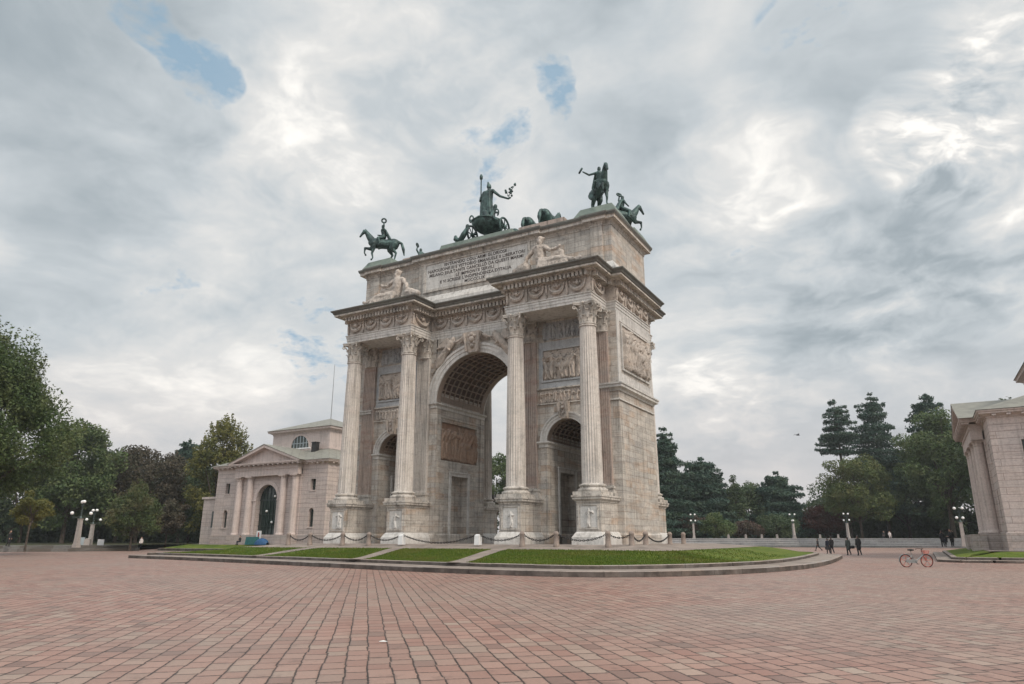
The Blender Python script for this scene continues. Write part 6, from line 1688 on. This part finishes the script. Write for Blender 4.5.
def sky():
    w = bpy.data.worlds.new('World'); scene.world = w; w.use_nodes = True; t = w.node_tree; t.nodes.clear()
    class W(NT):
        def __init__(s): s.t = t
    T = W(); out = T.n('ShaderNodeOutputWorld'); bg = T.n('ShaderNodeBackground'); T.l(bg.outputs[0], out.inputs[0]); bg.inputs[1].default_value = .1
    sk = T.n('ShaderNodeTexSky', sky_type='NISHITA'); sk.sun_disc = False; sk.sun_elevation = SUN_EL; sk.sun_rotation = SUN_AZ; sk.dust_density = 1.5; sk.altitude = 100
    d = T.n('ShaderNodeTexCoord').outputs['Generated']; s = T.sep(d)
    zz = T.math('ADD', T.math('MAXIMUM', s[2], 0.0), .30)
    P = T.comb(T.math('DIVIDE', s[0], zz), T.math('DIVIDE', s[1], zz), T.math('MULTIPLY', s[2], .8))
    warp = T.n('ShaderNodeTexNoise'); T.l(P, warp.inputs['Vector']); warp.inputs['Scale'].default_value = 1.7; warp.inputs['Detail'].default_value = 4; warp.inputs['Roughness'].default_value = .55
    wc = T.vmath('SUBTRACT', warp.outputs['Color'], (.5,.5,.5))
    wv = T.vmath('SCALE', wc, .42)
    Pw = T.vmath('ADD', P, wv)
    n1 = T.noise(Pw, 1.5, 5, .5)
    n2 = T.noise(T.vmath('ADD', Pw, (5.2, 1.7, 0.)), 3.6, 5, .54)
    n3 = T.noise(T.vmath('ADD', P, (9.1, 8.7, 0.)), .7, 2, .5)
    n5 = T.noise(T.vmath('ADD', P, (3.3, 6.1, 0.)), 19., 4, .62)
    n4 = T.noise(T.vmath('ADD', Pw, (2.1, 3.7, 0.)), 9.5, 5, .6)
    dw = T.vmath('ADD', d, T.vmath('SCALE', wc, .09))
    def spots(lst):
        tot = None
        for (x, y, z), rad, a in lst:
            v = Vector((x, y, z)).normalized(); dt = T.n('ShaderNodeVectorMath', operation='DISTANCE'); T.l(dw, dt.inputs[0]); dt.inputs[1].default_value = v
            q = T.math('SUBTRACT', 1.0, T.math('DIVIDE', dt.outputs['Value'], rad)); q = T.math('MAXIMUM', q, 0.0); q = T.math('MULTIPLY', T.math('MULTIPLY', q, T.math('SUBTRACT', 2.0, q)), a)
            tot = q if tot is None else T.math('ADD', tot, q)
        return tot
    # where the cloud cover opens on blue
    sb = spots(SPOTS_BLUE)
    op = T.math('ADD', T.math('MULTIPLY', T.math('SUBTRACT', n2, .5), 3.4), T.math('ADD', T.math('MULTIPLY', T.math('SUBTRACT', n4, .5), 3.6), T.math('ADD', T.math('MULTIPLY', sb, .52), T.math('MULTIPLY', T.math('SUBTRACT', n5, .5), 2.2))))
    hole = T.math('MULTIPLY', T.ramp(op, [(.25, 0.0), (1.25, .8)]), T.ramp(sb, [(.0, 0.0), (.2, 1.0)]))
    # cloud brightness: folds, lit rims, dark bellies
    b = T.math('ADD', .635, T.math('MULTIPLY', T.math('SUBTRACT', n1, .5), 1.0))
    b = T.math('ADD', b, T.math('MULTIPLY', T.math('SUBTRACT', n2, .5), .62))
    b = T.math('ADD', b, T.math('MULTIPLY', T.math('SUBTRACT', n4, .5), .30))
    b = T.math('ADD', b, T.math('MULTIPLY', T.math('SUBTRACT', n3, .5), .4))
    b = T.math('ADD', b, T.math('MULTIPLY', T.math('SUBTRACT', n5, .5), .10))
    b = T.math('SUBTRACT', b, T.math('MULTIPLY', spots(SPOTS_DARK), .62))
    mod = T.math('ADD', T.math('MULTIPLY', T.math('SUBTRACT', n2, .5), 3.2), T.math('ADD', .55, T.math('MULTIPLY', T.math('SUBTRACT', n4, .5), 1.6)))
    lit = T.math('MULTIPLY', spots(SPOTS_BRIGHT), T.math('MINIMUM', T.math('MAXIMUM', mod, 0.05), 1.5))
    b = T.math('ADD', b, T.math('MULTIPLY', lit, .5))
    b = T.math('ADD', b, T.math('MULTIPLY', spots(SPOTS_SUN), T.math('MAXIMUM', 0.0, T.math('ADD', .42, T.math('ADD', T.math('MULTIPLY', T.math('SUBTRACT', n2, .5), 2.4), T.math('MULTIPLY', T.math('SUBTRACT', n4, .5), 1.5))))))
    cl = T.ramp(b, [(.0, (.26,.31,.345)), (.3, (.375,.425,.46)), (.55, (.53,.572,.60)), (.8, (.72,.72,.71)), (1.0, (1.0,.97,.92))])
    # a little warmth low over the trees
    low = T.ramp(s[2], [(.03, 1.0), (.24, 0.0)]); cl = T.mix(T.math('MULTIPLY', low, .6), cl, (.60,.545,.535))
    cl = T.mix(1.0, cl, (10.,10.,10.), 'MULTIPLY')
    blue = T.mix(.85, sk.outputs[0], (2.6, 4.2, 5.6))
    col = T.mix(hole, cl, blue)
    # unseen sky behind viewer and overhead boosted as added fill light on the arch
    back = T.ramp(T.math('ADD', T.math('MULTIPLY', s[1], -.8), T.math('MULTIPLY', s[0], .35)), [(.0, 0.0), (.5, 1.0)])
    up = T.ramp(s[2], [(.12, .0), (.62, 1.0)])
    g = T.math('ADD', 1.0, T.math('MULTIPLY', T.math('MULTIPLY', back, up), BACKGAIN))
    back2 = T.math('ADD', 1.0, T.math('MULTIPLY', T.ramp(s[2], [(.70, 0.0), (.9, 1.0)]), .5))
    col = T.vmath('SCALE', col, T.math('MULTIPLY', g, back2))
    T.l(col, bg.inputs[0])
    w.cycles.sampling_method = 'MANUAL'; w.cycles.sample_map_resolution = 512
    return w
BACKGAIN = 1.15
SPOTS_BLUE = [((-0.699,0.454,0.553),0.04,1.00),((-0.688,0.469,0.554),0.03,0.90),((-0.698,0.432,0.572),0.04,1.00),((-0.699,0.407,0.588),0.04,0.90),((-0.703,0.385,0.598),0.04,0.80),((-0.705,0.367,0.606),0.04,0.80),((-0.348,0.697,0.627),0.03,1.00),((-0.347,0.713,0.609),0.03,1.10),((-0.346,0.729,0.591),0.03,1.00),((-0.348,0.743,0.572),0.03,1.00),((-0.347,0.754,0.557),0.02,0.80),((-0.413,0.731,0.543),0.04,1.00),((-0.487,0.731,0.478),0.05,0.90),((-0.457,0.721,0.520),0.05,0.80),((-0.806,0.499,0.319),0.04,0.90),((-0.698,0.658,0.281),0.06,0.70),((-0.687,0.686,0.240),0.05,0.50),((-0.161,0.918,0.362),0.04,0.50),((-0.029,0.790,0.612),0.06,0.50)]
SPOTS_SUN = [((0.079,0.887,0.456),0.09,1.10),((0.043,0.894,0.446),0.07,0.45),((0.140,0.839,0.525),0.07,0.70)]
SPOTS_BRIGHT = [((0.147,0.844,0.516),0.10,0.40),((0.160,0.845,0.511),0.08,0.50),((-0.129,0.891,0.435),0.16,0.55),((-0.077,0.952,0.296),0.16,0.35),((0.037,0.956,0.291),0.14,0.50),((-0.190,0.964,0.184),0.10,0.55),((0.135,0.931,0.340),0.12,0.45),((-0.723,0.528,0.446),0.22,0.25),((-0.513,0.668,0.540),0.20,0.25),((-0.302,0.891,0.339),0.20,0.25),((-0.537,0.586,0.607),0.30,0.15),((-0.855,0.482,0.190),0.25,0.12),((-0.628,0.538,0.563),0.20,0.20),((-0.440,0.654,0.615),0.15,0.20),((0.146,0.892,0.428),0.10,0.50)]
SPOTS_DARK = [((0.054,0.830,0.556),0.20,0.35),((0.141,0.872,0.469),0.12,0.30),((-0.023,0.939,0.344),0.16,0.30),((0.110,0.948,0.300),0.12,0.35),((-0.772,0.303,0.559),0.30,0.28),((-0.269,0.823,0.501),0.16,0.20),((-0.099,0.805,0.585),0.25,0.25),((-0.758,0.424,0.496),0.22,0.12),((-0.026,0.969,0.245),0.20,0.20),((-0.318,0.679,0.661),0.20,0.12),((-0.824,0.338,0.455),0.20,0.15),((-0.232,0.932,0.279),0.15,0.15),((-0.744,0.565,0.358),0.20,0.12)]
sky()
scene.view_settings.view_transform = 'Standard'; scene.view_settings.look = 'None'; scene.view_settings.exposure = .12; scene.view_settings.gamma = 1
scene.view_settings.use_curve_mapping = False
scene.cycles.max_bounces = 6; scene.cycles.transparent_max_bounces = 8; scene.cycles.diffuse_bounces = 4
